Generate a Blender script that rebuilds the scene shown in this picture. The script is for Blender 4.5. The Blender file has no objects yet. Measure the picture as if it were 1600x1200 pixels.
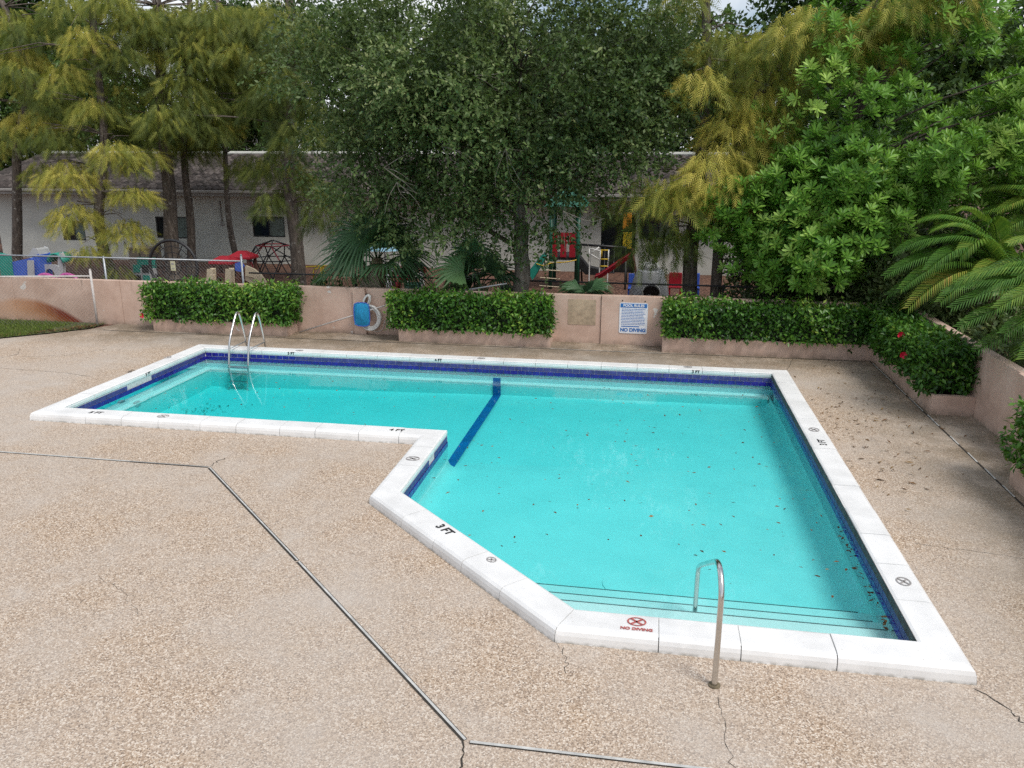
import bpy, math, random
import numpy as np
from mathutils import Vector, Matrix
R = math.radians
rng = np.random.default_rng(7)
random.seed(7)
SC = bpy.context.scene
COL = SC.collection

# ------------------------------------------------------------------ camera
FPX, PITCH, ROLL, YAW, CAMH = 1247.0, 0.275395, 0.00305, 0.169608, 4.2
def _cam():
    s, c = math.sin, math.cos
    fw = np.array([-s(YAW)*c(PITCH), c(YAW)*c(PITCH), -s(PITCH)])
    r0 = np.array([c(YAW), s(YAW), 0.0]); u0 = np.cross(r0, fw)
    return r0*c(ROLL)+u0*s(ROLL), -r0*s(ROLL)+u0*c(ROLL), fw
CR, CU, CF = _cam()
CP = np.array([0, 0, CAMH])
def _dir(x, y): return CF*FPX + CR*(x-800) + CU*(600-y)
def gp(x, y, z=0.0):
    v = _dir(x, y); return CP + v*(z-CAMH)/v[2]
def at(x, y, Y):
    v = _dir(x, y); return CP + v*Y/v[1]
def ppm(Y): return FPX/(Y*1.0)          # photo pixels per metre at distance Y
cd = bpy.data.cameras.new('camera'); cam = bpy.data.objects.new('camera', cd); COL.objects.link(cam)
m = Matrix.Identity(4)
for i in range(3):
    m[i][0], m[i][1], m[i][2], m[i][3] = CR[i], CU[i], -CF[i], CP[i]
cam.matrix_world = m
cd.sensor_fit = 'HORIZONTAL'; cd.sensor_width = 36; cd.lens = FPX/1600*36
cd.clip_start = 0.1; cd.clip_end = 600
SC.camera = cam

# ------------------------------------------------------------------ light
SUN_EL, SUN_AZ = R(55), R(37)           # azimuth measured from +X towards -Y (sun on the right, a little behind)
sd = Vector((math.cos(SUN_EL)*math.cos(SUN_AZ), -math.cos(SUN_EL)*math.sin(SUN_AZ), math.sin(SUN_EL)))
ld = bpy.data.lights.new('sun', 'SUN'); ld.energy = 2.25; ld.angle = R(21); ld.color = (1.0, 0.96, 0.9)
lo = bpy.data.objects.new('sun', ld); COL.objects.link(lo)
lo.rotation_euler = (-sd).to_track_quat('-Z', 'Y').to_euler(); lo.location = (30, -20, 40)
W = bpy.data.worlds.new('World'); SC.world = W; W.use_nodes = True
nt = W.node_tree; nt.nodes.clear()
def N(t, **k):
    n = nt.nodes.new(t)
    for a, b in k.items(): setattr(n, a, b)
    return n
out = N('ShaderNodeOutputWorld'); bg = N('ShaderNodeBackground'); sky = N('ShaderNodeTexSky')
sky.sky_type = 'NISHITA'; sky.sun_disc = False; sky.sun_elevation = SUN_EL
sky.sun_rotation = math.atan2(sd.x, sd.y)
sky.air_density = 1.0; sky.dust_density = 2.0
tc = N('ShaderNodeTexCoord'); nz = N('ShaderNodeTexNoise'); nz.inputs['Scale'].default_value = 3.2
nz.inputs['Detail'].default_value = 6
rp = N('ShaderNodeValToRGB'); rp.color_ramp.elements[0].position = .43; rp.color_ramp.elements[1].position = .55
mx = N('ShaderNodeMix', data_type='RGBA')
nt.links.new(tc.outputs['Generated'], nz.inputs['Vector']); nt.links.new(nz.outputs['Fac'], rp.inputs['Fac'])
nt.links.new(rp.outputs['Color'], mx.inputs['Factor'])
nt.links.new(sky.outputs['Color'], mx.inputs['A']); mx.inputs['B'].default_value = (7.8, 8.05, 8.4, 1)
nt.links.new(mx.outputs['Result'], bg.inputs['Color']); bg.inputs['Strength'].default_value = 0.12
nt.links.new(bg.outputs['Background'], out.inputs['Surface'])
vs = SC.view_settings; vs.view_transform = 'Standard'; vs.look = 'None'; vs.exposure = 0.12; vs.gamma = 1; vs.use_curve_mapping = False
SC.cycles.use_denoising = False      # fine grain keeps the needles and leaves crisp
SC.cycles.max_bounces = 8; SC.cycles.transparent_max_bounces = 16; SC.cycles.diffuse_bounces = 4; SC.cycles.glossy_bounces = 3

# ------------------------------------------------------------------ helpers
class MB:
    def __init__(s): s.v = []; s.f = []
    def box(s, x0, x1, y0, y1, z0, z1):
        b = len(s.v)
        s.v += [(x0,y0,z0),(x1,y0,z0),(x1,y1,z0),(x0,y1,z0),(x0,y0,z1),(x1,y0,z1),(x1,y1,z1),(x0,y1,z1)]
        s.f += [tuple(b+i for i in q) for q in ((3,2,1,0),(4,5,6,7),(0,1,5,4),(1,2,6,5),(2,3,7,6),(3,0,4,7))]
        return s
    def obox(s, c, ax, ay, az):
        c, ax, ay, az = (np.array(q, float) for q in (c, ax, ay, az)); b = len(s.v)
        for k in (-1, 1):
            for i, j in ((-1,-1),(1,-1),(1,1),(-1,1)): s.v.append(tuple(c+ax*i+ay*j+az*k))
        s.f += [tuple(b+i for i in q) for q in ((3,2,1,0),(4,5,6,7),(0,1,5,4),(1,2,6,5),(2,3,7,6),(3,0,4,7))]
        return s
    def poly(s, pts):
        b = len(s.v); s.v += [tuple(p) for p in pts]; s.f.append(tuple(range(b, b+len(pts)))); return s
    def prism(s, pts, z0, z1):
        b = len(s.v); n = len(pts)
        s.v += [(p[0],p[1],z0) for p in pts] + [(p[0],p[1],z1) for p in pts]
        s.f.append(tuple(range(b+n-1, b-1, -1))); s.f.append(tuple(range(b+n, b+2*n)))
        for i in range(n):
            j = (i+1) % n; s.f.append((b+i, b+j, b+n+j, b+n+i))
        return s
    def tube(s, pts, rad, n=8, cap=True):
        pts = [np.array(p, float) for p in pts]; k = len(pts)
        rads = rad if hasattr(rad, '__len__') else [rad]*k
        b = len(s.v); a = None
        for i, p in enumerate(pts):
            t = pts[min(i+1, k-1)] - pts[max(i-1, 0)]; t = t/(np.linalg.norm(t)+1e-9)
            if a is None:
                a = np.cross(t, [0,0,1.0])
                if np.linalg.norm(a) < .1: a = np.cross(t, [1.0,0,0])
            a = a - t*np.dot(a, t); a /= np.linalg.norm(a)+1e-9; c = np.cross(t, a)
            for j in range(n):
                w = 2*math.pi*j/n; s.v.append(tuple(p + rads[i]*(a*math.cos(w)+c*math.sin(w))))
        for i in range(k-1):
            for j in range(n):
                q = (j+1) % n; s.f.append((b+i*n+j, b+i*n+q, b+(i+1)*n+q, b+(i+1)*n+j))
        if cap:
            s.f.append(tuple(b+j for j in range(n-1, -1, -1))); s.f.append(tuple(b+(k-1)*n+j for j in range(n)))
        return s
    def strip(s, pts, w, z):      # flat ribbon on the ground
        pts = [np.array(p[:2], float) for p in pts]; b = len(s.v); k = len(pts)
        ws = w if hasattr(w, '__len__') else [w]*k
        for i, p in enumerate(pts):
            t = pts[min(i+1,k-1)]-pts[max(i-1,0)]; t = t/(np.linalg.norm(t)+1e-9); nn = np.array([-t[1], t[0]])
            for q in (-.5, .5): e = p+nn*ws[i]*q; s.v.append((e[0], e[1], z))
        for i in range(k-1): s.f.append((b+2*i, b+2*i+2, b+2*i+3, b+2*i+1))
        return s
    def build(s, name, mat, parent=None, smooth=False, bevel=0):
        me = bpy.data.meshes.new(name); me.from_pydata(s.v, [], s.f); me.update()
        return mk(name, me, mat, parent, smooth, bevel)
def mk(name, me, mat, parent=None, smooth=False, bevel=0):
    o = bpy.data.objects.new(name, me); COL.objects.link(o)
    if mat is not None and not me.materials: me.materials.append(mat)
    if parent: o.parent = parent
    if smooth: me.polygons.foreach_set('use_smooth', [True]*len(me.polygons))
    if bevel:
        b = o.modifiers.new('bevel', 'BEVEL'); b.width = bevel; b.segments = 2; b.limit_method = 'ANGLE'
    return o
def tag(o, label=None, cat=None, group=None, kind=None):
    if label: o['label'] = label
    if cat: o['category'] = cat
    if group: o['group'] = group
    if kind: o['kind'] = kind
    return o
def thing(name, label, cat, group=None):
    o = bpy.data.objects.new(name, None); COL.objects.link(o); o.empty_display_size = .2
    return tag(o, label, cat, group)
def smoothpts(pts, it=2):
    p = [np.array(q, float) for q in pts]
    for _ in range(it):
        n = [p[0]]
        for a, b in zip(p[:-1], p[1:]): n += [a*.75+b*.25, a*.25+b*.75]
        n.append(p[-1]); p = n
    return p

# ---------------------------------------------------------------- materials
def newmat(name):
    mt = bpy.data.materials.new(name); mt.use_nodes = True
    t = mt.node_tree; return mt, t, t.nodes['Principled BSDF']
def node(t, ty, **kw):
    n = t.nodes.new(ty)
    for k, v in kw.items():
        if k in n.inputs: n.inputs[k].default_value = v
        else: setattr(n, k, v)
    return n
def L(t, a, b): t.links.new(a, b)
def ramp(t, fac, stops):
    r = t.nodes.new('ShaderNodeValToRGB'); e = r.color_ramp.elements
    while len(e) < len(stops): e.new(.5)
    for q, (p, c) in zip(e, stops): q.position = p; q.color = (*c, 1)
    L(t, fac, r.inputs['Fac']); return r.outputs['Color']
def coord(t): return node(t, 'ShaderNodeNewGeometry').outputs['Position']
def noise(t, vec, sc, det=4, rough=.55):
    n = node(t, 'ShaderNodeTexNoise', Scale=sc, Detail=det, Roughness=rough); L(t, vec, n.inputs['Vector']); return n.outputs['Fac']
def mixc(t, fac, a, b, mode='MIX'):
    n = t.nodes.new('ShaderNodeMix'); n.data_type = 'RGBA'; n.blend_type = mode
    for s, v in (('Factor', fac), ('A', a), ('B', b)):
        if isinstance(v, (int, float)): n.inputs[s].default_value = v
        elif isinstance(v, tuple): n.inputs[s].default_value = (*v, 1)
        else: L(t, v, n.inputs[s])
    return n.outputs['Result']
def math_(t, op, a, b=0.0):
    n = t.nodes.new('ShaderNodeMath'); n.operation = op
    for i, v in enumerate((a, b)):
        if isinstance(v, (int, float)): n.inputs[i].default_value = v
        else: L(t, v, n.inputs[i])
    return n.outputs[0]
def mrange(t, v, a, b, c=0., d=1.):
    n = node(t, 'ShaderNodeMapRange'); L(t, v, n.inputs[0])
    for i, q in enumerate((a, b, c, d)): n.inputs[i+1].default_value = q
    return n.outputs[0]
def bump(t, bs, h, strength=.3, dist=.01):
    b = node(t, 'ShaderNodeBump', Strength=strength, Distance=dist); L(t, h, b.inputs['Height']); L(t, b.outputs['Normal'], bs.inputs['Normal'])
def paint(name, c, rough=.5, var=.12, sc=6, metal=0, bmp=0, spec=.5):
    mt, t, bs = newmat(name); p = coord(t); n = noise(t, p, sc)
    lo_ = tuple(x*(1-var) for x in c); hi = tuple(min(1, x*(1+var)) for x in c)
    L(t, ramp(t, n, [(.3, lo_), (.7, hi)]), bs.inputs['Base Color'])
    bs.inputs['Roughness'].default_value = rough; bs.inputs['Metallic'].default_value = metal
    bs.inputs['Specular IOR Level'].default_value = spec
    if bmp: bump(t, bs, noise(t, p, sc*12), bmp, .005)
    return mt
def leafmat(name, stops, rough=.5, transl=.3):
    mt, t, bs = newmat(name)
    a = node(t, 'ShaderNodeAttribute'); a.attribute_name = 'tint'
    c = ramp(t, a.outputs['Fac'], stops)
    L(t, c, bs.inputs['Base Color']); bs.inputs['Roughness'].default_value = rough
    bs.inputs['Specular IOR Level'].default_value = .35
    tr = t.nodes.new('ShaderNodeBsdfTranslucent'); L(t, mixc(t, .35, c, (.2, .3, .02)), tr.inputs['Color'])
    ms = t.nodes.new('ShaderNodeMixShader'); ms.inputs[0].default_value = transl
    L(t, bs.outputs[0], ms.inputs[1]); L(t, tr.outputs[0], ms.inputs[2])
    L(t, ms.outputs[0], t.nodes['Material Output'].inputs['Surface'])
    return mt
M = {}
def mat_deck():
    mt, t, bs = newmat('exposed_aggregate'); p = coord(t)
    v = node(t, 'ShaderNodeTexVoronoi', Scale=88.0); L(t, p, v.inputs['Vector'])
    sep = node(t, 'ShaderNodeSeparateColor'); L(t, v.outputs['Color'], sep.inputs[0])
    c = ramp(t, sep.outputs[0], [(0, (.14,.095,.065)), (.25, (.32,.225,.15)), (.5, (.44,.33,.235)), (.75, (.52,.41,.31)), (1, (.74,.66,.56))])
    big = noise(t, p, .55, 6, .6); mid = noise(t, p, 3.5, 5, .65)
    c = mixc(t, mrange(t, big, .38, .68), c, mixc(t, .75, c, (.47,.42,.37)))
    c = mixc(t, mrange(t, mid, .5, .78, 0, .3), c, mixc(t, .5, c, (.38,.25,.12)))
    # blotchy dirt along the walls, with tree shade painted into the side-wall band
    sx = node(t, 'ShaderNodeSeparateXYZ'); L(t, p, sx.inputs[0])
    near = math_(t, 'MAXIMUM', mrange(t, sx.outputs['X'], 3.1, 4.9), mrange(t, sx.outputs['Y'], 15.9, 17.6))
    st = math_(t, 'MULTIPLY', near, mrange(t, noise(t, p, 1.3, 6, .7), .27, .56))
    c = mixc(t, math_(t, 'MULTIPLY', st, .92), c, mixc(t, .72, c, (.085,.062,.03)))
    wht = mrange(t, noise(t, p, 1.1, 7, .75), .6, .8, 0, .35)
    c = mixc(t, wht, c, (.62,.58,.52))
    L(t, c, bs.inputs['Base Color']); bs.inputs['Roughness'].default_value = .8
    bump(t, bs, v.outputs['Distance'], .5, .006)
    return mt
def mat_stucco():
    mt, t, bs = newmat('pink_stucco'); p = coord(t)
    sx = node(t, 'ShaderNodeSeparateXYZ'); L(t, p, sx.inputs[0])
    n = noise(t, p, 1.8, 6, .65)
    c = ramp(t, n, [(.3, (.46,.315,.245)), (.5, (.55,.395,.315)), (.7, (.60,.45,.37))])
    # drip streaks below the top edge
    mp = node(t, 'ShaderNodeMapping'); mp.inputs['Scale'].default_value = (7, 7, .55); L(t, p, mp.inputs['Vector'])
    s = mrange(t, noise(t, mp.outputs[0], 1.0, 5, .7), .56, .72)
    s = math_(t, 'MULTIPLY', s, mrange(t, sx.outputs['Z'], .75, 1.14, 0, .75))
    c = mixc(t, s, c, (.13,.10,.075))
    low = math_(t, 'MULTIPLY', mrange(t, sx.outputs['Z'], .13, .0), mrange(t, noise(t, p, 5, 6, .7), .35, .6))
    c = mixc(t, math_(t, 'MULTIPLY', low, .7), c, (.17,.13,.09))
    # chipped pale paint
    c = mixc(t, mrange(t, noise(t, p, 3.1, 3, .4), .72, .735), c, (.62,.58,.54))
    # rust water arc on the far left run
    dx = math_(t, 'ADD', sx.outputs['X'], 16.4)
    arc = math_(t, 'SUBTRACT', math_(t, 'MULTIPLY', math_(t, 'MULTIPLY', dx, dx), -.19), -.60)
    under = math_(t, 'SUBTRACT', arc, sx.outputs['Z'])
    f = math_(t, 'MULTIPLY', mrange(t, under, -.03, .09), mrange(t, under, .80, .30))
    f = math_(t, 'MULTIPLY', f, mrange(t, sx.outputs['X'], -17.2, -15.4, .25, 1))
    f = math_(t, 'MULTIPLY', f, mrange(t, sx.outputs['X'], -14.45, -14.75))
    f = math_(t, 'MULTIPLY', f, mrange(t, noise(t, mp.outputs[0], 2.0, 5, .7), .25, .5, .8, 1))
    f = math_(t, 'MULTIPLY', f, mrange(t, sx.outputs['Y'], 18.0, 18.2))
    rc = mixc(t, mrange(t, sx.outputs['X'], -16.7, -15.3), (.50,.19,.025), (.19,.028,.006))
    rc = mixc(t, mrange(t, under, .15, .45, 0, .35), rc, (.56,.25,.05))
    c = mixc(t, f, c, rc)
    L(t, c, bs.inputs['Base Color']); bs.inputs['Roughness'].default_value = .85
    bump(t, bs, noise(t, p, 90, 4), .35, .004)
    return mt
def mat_coping():
    mt, t, bs = newmat('white_coping_paint'); p = coord(t)
    c = ramp(t, noise(t, p, 2.2, 6, .6), [(.3, (.66,.66,.65)), (.6, (.79,.79,.78))])
    d = mrange(t, noise(t, p, 9, 6, .7), .6, .8, 0, .35)
    c = mixc(t, d, c, (.5,.48,.44))
    c = mixc(t, mrange(t, noise(t, p, 30, 2, .5), .72, .76, 0, .5), c, (.38,.34,.28))
    sx = node(t, 'ShaderNodeSeparateXYZ'); L(t, p, sx.inputs[0])
    low = math_(t, 'MULTIPLY', mrange(t, sx.outputs['Z'], .035, .0), mrange(t, noise(t, p, 14, 4), .35, .6))
    c = mixc(t, math_(t, 'MULTIPLY', low, .8), c, (.2,.18,.14))
    L(t, c, bs.inputs['Base Color']); bs.inputs['Roughness'].default_value = .55
    bump(t, bs, noise(t, p, 40, 5), .12, .004)
    return mt
def mat_plaster():
    mt, t, bs = newmat('pool_plaster'); p = coord(t)
    c = ramp(t, noise(t, p, 1.3, 6, .6), [(.3, (.50,.70,.70)), (.7, (.58,.76,.76))])
    c = mixc(t, mrange(t, noise(t, p, 26, 4, .7), .62, .8, 0, .3), c, (.42,.62,.6))
    L(t, c, bs.inputs['Base Color']); bs.inputs['Roughness'].default_value = .7
    return mt
def mat_water():
    mt, t, bs = newmat('pool_water'); t.nodes.remove(bs)
    p = coord(t)
    tr = node(t, 'ShaderNodeBsdfTransparent'); gl = node(t, 'ShaderNodeBsdfGlossy', Roughness=.015)
    fr = node(t, 'ShaderNodeFresnel', IOR=1.33)
    b = node(t, 'ShaderNodeBump', Strength=.06, Distance=.02)
    mp = node(t, 'ShaderNodeMapping'); mp.inputs['Scale'].default_value = (1, .7, 1); L(t, p, mp.inputs['Vector'])
    h = math_(t, 'ADD', noise(t, mp.outputs[0], 5, 3), math_(t, 'MULTIPLY', noise(t, mp.outputs[0], 22, 2), .12))
    L(t, h, b.inputs['Height'])
    L(t, b.outputs[0], gl.inputs['Normal']); L(t, b.outputs[0], fr.inputs['Normal'])
    ms = node(t, 'ShaderNodeMixShader'); L(t, fr.outputs[0], ms.inputs[0]); L(t, tr.outputs[0], ms.inputs[1]); L(t, gl.outputs[0], ms.inputs[2])
    o = t.nodes['Material Output']; L(t, ms.outputs[0], o.inputs['Surface'])
    va = node(t, 'ShaderNodeVolumeAbsorption', Density=1.05); va.inputs['Color'].default_value = (.0, .93, .945, 1)
    L(t, va.outputs[0], o.inputs['Volume'])
    return mt
def mat_bark(name, a, b, pale=None):
    mt, t, bs = newmat(name); p = coord(t)
    mp = node(t, 'ShaderNodeMapping'); mp.inputs['Scale'].default_value = (9, 9, 2.2); L(t, p, mp.inputs['Vector'])
    n = noise(t, mp.outputs[0], 1.4, 6, .65); c = ramp(t, n, [(.3, a), (.65, b)])
    if pale: c = mixc(t, mrange(t, noise(t, p, 7, 4, .7), .58, .66), c, pale)
    L(t, c, bs.inputs['Base Color']); bs.inputs['Roughness'].default_value = .9
    bump(t, bs, n, .9, .05); return mt
def mat_mulch():
    mt, t, bs = newmat('wood_mulch'); p = coord(t)
    v = node(t, 'ShaderNodeTexVoronoi', Scale=16.0); L(t, p, v.inputs['Vector'])
    sep = node(t, 'ShaderNodeSeparateColor'); L(t, v.outputs['Color'], sep.inputs[0])
    c = ramp(t, sep.outputs[0], [(0, (.045,.018,.012)), (.5, (.115,.050,.030)), (1, (.21,.11,.07))])
    c = mixc(t, mrange(t, noise(t, p, .5, 5), .45, .7, 0, .6), c, (.10,.06,.04))
    L(t, c, bs.inputs['Base Color']); bs.inputs['Roughness'].default_value = .95
    bump(t, bs, v.outputs['Distance'], .8, .03); return mt
def mat_rooftile():
    mt, t, bs = newmat('weathered_roof_tile'); p = coord(t)
    mp = node(t, 'ShaderNodeMapping'); mp.inputs['Scale'].default_value = (3.3, 3.2, .2); L(t, p, mp.inputs['Vector'])
    v = node(t, 'ShaderNodeTexVoronoi', Scale=1.0); L(t, mp.outputs[0], v.inputs['Vector'])
    sep = node(t, 'ShaderNodeSeparateColor'); L(t, v.outputs['Color'], sep.inputs[0])
    c = ramp(t, sep.outputs[0], [(0, (.025,.020,.018)), (.5, (.06,.048,.044)), (1, (.125,.105,.095))])
    c = mixc(t, mrange(t, noise(t, p, 1.2, 5, .7), .5, .7, 0, .7), c, (.05,.045,.04))
    L(t, c, bs.inputs['Base Color']); bs.inputs['Roughness'].default_value = .9; return mt
M['deck'] = mat_deck(); M['stucco'] = mat_stucco(); M['coping'] = mat_coping(); M['plaster'] = mat_plaster(); M['water'] = mat_water()
M['mulch'] = mat_mulch(); M['rooftile'] = mat_rooftile()
M['bark_oak'] = mat_bark('oak_bark', (.10,.085,.065), (.24,.215,.18), (.27,.26,.23))
M['bark_cypress'] = mat_bark('cypress_bark', (.045,.035,.028), (.16,.13,.105), (.30,.28,.25))
M['bark_palm'] = mat_bark('palm_stem', (.10,.08,.05), (.23,.18,.11))
M['soil'] = paint('planter_soil', (.05,.035,.025), .95, .4, 20)
M['grout'] = paint('tile_grout', (.50,.52,.52), .9, .2, 30)
M['wall_shade'] = paint('painted_wall_shade', (.055,.06,.062), .8, .5, 6)  # near-black that paints the shade of the right pool wall
M['tile'] = paint('cobalt_tile', (.020,.014,.22), .18, .35, 9)
M['tile_dull'] = paint('dusty_cobalt_tile', (.045,.045,.19), .5, .35, 9)
M['step_edge'] = paint('grey_step_edge', (.10,.15,.16), .7, .2, 9)
M['limb'] = paint('dark_bough_bark', (.075,.062,.045), .9, .3, 6)  # darker bark so the boughs stand out less
M['lane'] = paint('blue_line_tile', (.01,.11,.36), .5, .25, 4)
M['steel'] = paint('stainless_steel', (.62,.61,.59), .22, .08, 5, metal=1)
M['galv'] = paint('galvanised_steel', (.36,.38,.40), .45, .15, 12, metal=.6)
M['whitegalv'] = paint('pale_painted_pipe', (.50,.47,.45), .55, .15, 12)
M['darkmetal'] = paint('dark_metal', (.022,.022,.024), .5, .3, 8)
M['wire'] = paint('dull_fence_wire', (.20,.20,.20), .6, .3, 12)
M['joint'] = paint('joint_filler', (.47,.47,.45), .8, .25, 9)
M['crack'] = paint('dark_crack', (.035,.03,.024), .95, .4, 20)
M['black'] = paint('black_stencil', (.02,.02,.022), .7, .4, 30)
M['red_stencil'] = paint('faded_red_stencil', (.42,.10,.09), .7, .3, 40)
M['grey_stencil'] = paint('faded_grey_stencil', (.33,.31,.30), .7, .35, 40)
M['wall_bld'] = paint('pale_building_render', (.52,.525,.48), .9, .10, 1.2, bmp=.2)
M['fascia'] = paint('fascia_paint', (.30,.285,.265), .7, .15, 3)
M['window'] = paint('window_glass', (.012,.016,.018), .08, .3, 2)
M['frame'] = paint('dark_window_frame', (.02,.02,.02), .5, .2, 8)
M['curtain'] = paint('grey_green_curtain', (.16,.20,.18), .9, .25, 5)
M['signwhite'] = paint('sign_white', (.72,.74,.78), .4, .05, 9)
M['signblue'] = paint('sign_blue', (.02,.14,.42), .4, .1, 9)
M['net'] = paint('blue_net', (.01,.24,.46), .8, .3, 25, bmp=.6)
M['hose'] = paint('white_hose', (.58,.58,.56), .5, .15, 20)
def plast(n, c): M[n] = paint(n+'_plastic', c, .42, .1, 4)
for n_, c_ in dict(red=(.33,.012,.025), green=(.01,.10,.06), blue=(.05,.12,.50), teal=(.02,.26,.20), beige=(.56,.47,.33), yellow=(.62,.42,.02),
                   grey=(.40,.41,.42), pink=(.46,.07,.28), brown=(.13,.06,.045), white=(.68,.68,.66), lightblue=(.24,.44,.55), tan=(.30,.24,.18), orange=(.55,.22,.02)).items(): plast(n_, c_)
G3 = [(.0, (.010,.030,.008)), (.35, (.025,.068,.016)), (.7, (.055,.125,.028)), (1, (.14,.22,.05))]
M['leaf_oak'] = leafmat('oak_leaf', [(0, (.026,.050,.017)), (.4, (.080,.130,.042)), (.75, (.165,.23,.080)), (1, (.38,.42,.19))])
M['leaf_right'] = leafmat('glossy_leaf', [(0, (.030,.095,.016)), (.4, (.095,.235,.030)), (.75, (.20,.40,.055)), (1, (.38,.56,.12))], .4)
M['leaf_far'] = leafmat('far_leaf', [(0, (.020,.052,.015)), (.5, (.075,.145,.038)), (1, (.18,.27,.07))])
M['leaf_cyp'] = leafmat('cypress_needle', [(0, (.055,.085,.020)), (.35, (.15,.19,.035)), (.65, (.32,.33,.055)), (1, (.58,.50,.10))], .6, .35)
M['leaf_hedge'] = leafmat('hedge_leaf', [(0, (.016,.055,.010)), (.4, (.050,.150,.018)), (.75, (.13,.28,.036)), (1, (.36,.48,.08))], .35, .25)
M['leaf_fan'] = leafmat('fan_palm_leaf', [(0, (.020,.055,.026)), (.5, (.065,.145,.065)), (1, (.15,.28,.11))], .45)
M['leaf_areca'] = leafmat('areca_leaf', [(0, (.025,.075,.014)), (.45, (.075,.19,.025)), (.75, (.20,.30,.04)), (1, (.44,.33,.07))], .4)
M['leaf_dead'] = leafmat('fallen_leaf', [(0, (.05,.025,.012)), (.5, (.13,.06,.025)), (1, (.26,.16,.06))], .8, .1)
M['grass'] = leafmat('grass_blade', [(0, (.05,.09,.018)), (.5, (.13,.20,.03)), (1, (.30,.32,.10))], .6)
M['flower'] = paint('red_hibiscus', (.62,.012,.05), .5, .2, 30)
M['dead_frond'] = paint('dead_frond', (.36,.31,.24), .9, .2, 10)
# ================================================================ STRUCTURE
from mathutils.geometry import tessellate_polygon
POOL = [(-9.63,15.85),(-9.63,11.40),(-2.97,11.40),(-2.97,9.00),(-.53,6.64),(2.48,6.64),(2.48,15.85)]   # counter-clockwise, inner edge
def inset(poly, d):          # d > 0 moves outwards
    n = len(poly); res = []
    for i in range(n):
        p0, p1, p2 = (np.array(poly[(i+k) % n]) for k in (-1, 0, 1))
        t1 = (p1-p0)/np.linalg.norm(p1-p0); t2 = (p2-p1)/np.linalg.norm(p2-p1)
        n1 = np.array([t1[1], -t1[0]]); n2 = np.array([t2[1], -t2[0]])
        b = n1+n2; b = b/np.dot(b, n1)*1.0
        res.append(tuple(p1 + b*d))
    return res
def sheet_with_hole(outer, hole, z, name, mat):
    loops = [[Vector((x, y, 0)) for x, y in outer], [Vector((x, y, 0)) for x, y in hole]]
    tris = tessellate_polygon(loops); pts = [(x, y, z) for x, y in outer+hole]
    mb = MB(); mb.v = pts
    for a, b, c in tris:
        A, B, Cc = (np.array(pts[i][:2]) for i in (a, b, c))
        cr = (B-A)[0]*(Cc-A)[1]-(B-A)[1]*(Cc-A)[0]
        mb.f.append((a, b, c) if cr > 0 else (a, c, b))
    return mb.build(name, mat)
HOLE = inset(POOL, .15)
tag(sheet_with_hole([(-320,-60),(320,-60),(320,420),(-320,420)], HOLE, -.025, 'ground', M['mulch']), kind='structure')
deck = tag(sheet_with_hole([(-24,-5),(5.6,-5),(5.6,18.5),(-13.6,18.5),(-13.95,17.75),(-14.5,17.1),(-15.3,16.35),(-17,15.6),(-24,14.4)], HOLE, 0.0, 'pool_deck', M['deck']), kind='structure')

# expansion joints of the deck, white filler with a dark open edge
def joint(pts, w=.028, dark=.045, mat='joint'):
    MB().strip(pts, dark, .004).build('joint_gap', M['crack'], deck)
    MB().strip([(p[0]+.004, p[1]+.003) for p in pts], w, .008).build('joint_strip', M[mat], deck)
joint([(-14,9.66),(-9.3,9.64),(-7.2,9.63)], .03, .036)
joint([(-7.2,9.63),(-5.99,9.63)], .012, .05)
joint([(-5.96,9.61),(-3.6,7.29)], .018, .050); joint([(-3.58,7.27),(-1.19,4.9)], .022, .048)
joint([(-1.15,4.885),(.1,4.90),(1.5,4.92)], .026, .036)
for a, b in ((17.6,16.1),(15.95,15.2),(15.05,14.2),(14.0,13.4),(12.9,12.5),(12.15,11.75),(11.5,11.1),(10.9,10.5)):
    MB().strip([(4.81,a),(4.80,b)], .022, .008).build('joint_strip', M['joint'], deck)
MB().strip([(4.80,17.85),(4.80,4.0)], .03, .004).build('joint_gap', M['crack'], deck)
MB().strip([(-13.5,17.72),(-8.6,17.70),(-2.0,17.72),(4.7,17.78)], .035, .004).build('joint_gap', M['crack'], deck)
MB().strip([(-2.15,17.72),(-.2,17.73),(.35,17.73)], .02, .008).build('joint_strip', M['joint'], deck)
def crack(pts, w=.012):
    pp = []
    for a, b in zip(pts[:-1], pts[1:]):
        for k in range(7):
            q = np.array(a)*(1-k/7)+np.array(b)*k/7; pp.append(q+rng.normal(0, .018, 2))
    pp.append(np.array(pts[-1]))
    MB().strip(pp, [w*.75*(.3+.9*rng.random()) for _ in pp], .004).build('crack', M['crack'], deck)
for pxs, w in (([(1122,1090),(1135,1140),(1150,1200)], .007), ([(1526,1077),(1570,1105),(1600,1130)], .016), ([(1428,850),(1500,858),(1600,873)], .007),
            ([(870,1003),(885,1030),(884,1052)], .008), ([(0,560),(28,553),(30,545)], .012), ([(0,575),(75,580),(140,588)], .012), ([(725,1162),(718,1200)], .02),
            ([(1230,580),(1233,570),(1240,560)], .01), ([(168,545),(100,556),(30,558)], .01), ([(330,728),(350,716)], .014), ([(150,900),(190,920),(215,960)], .004)):
    crack([gp(x, y)[:2] for x, y in pxs], w)

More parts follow.
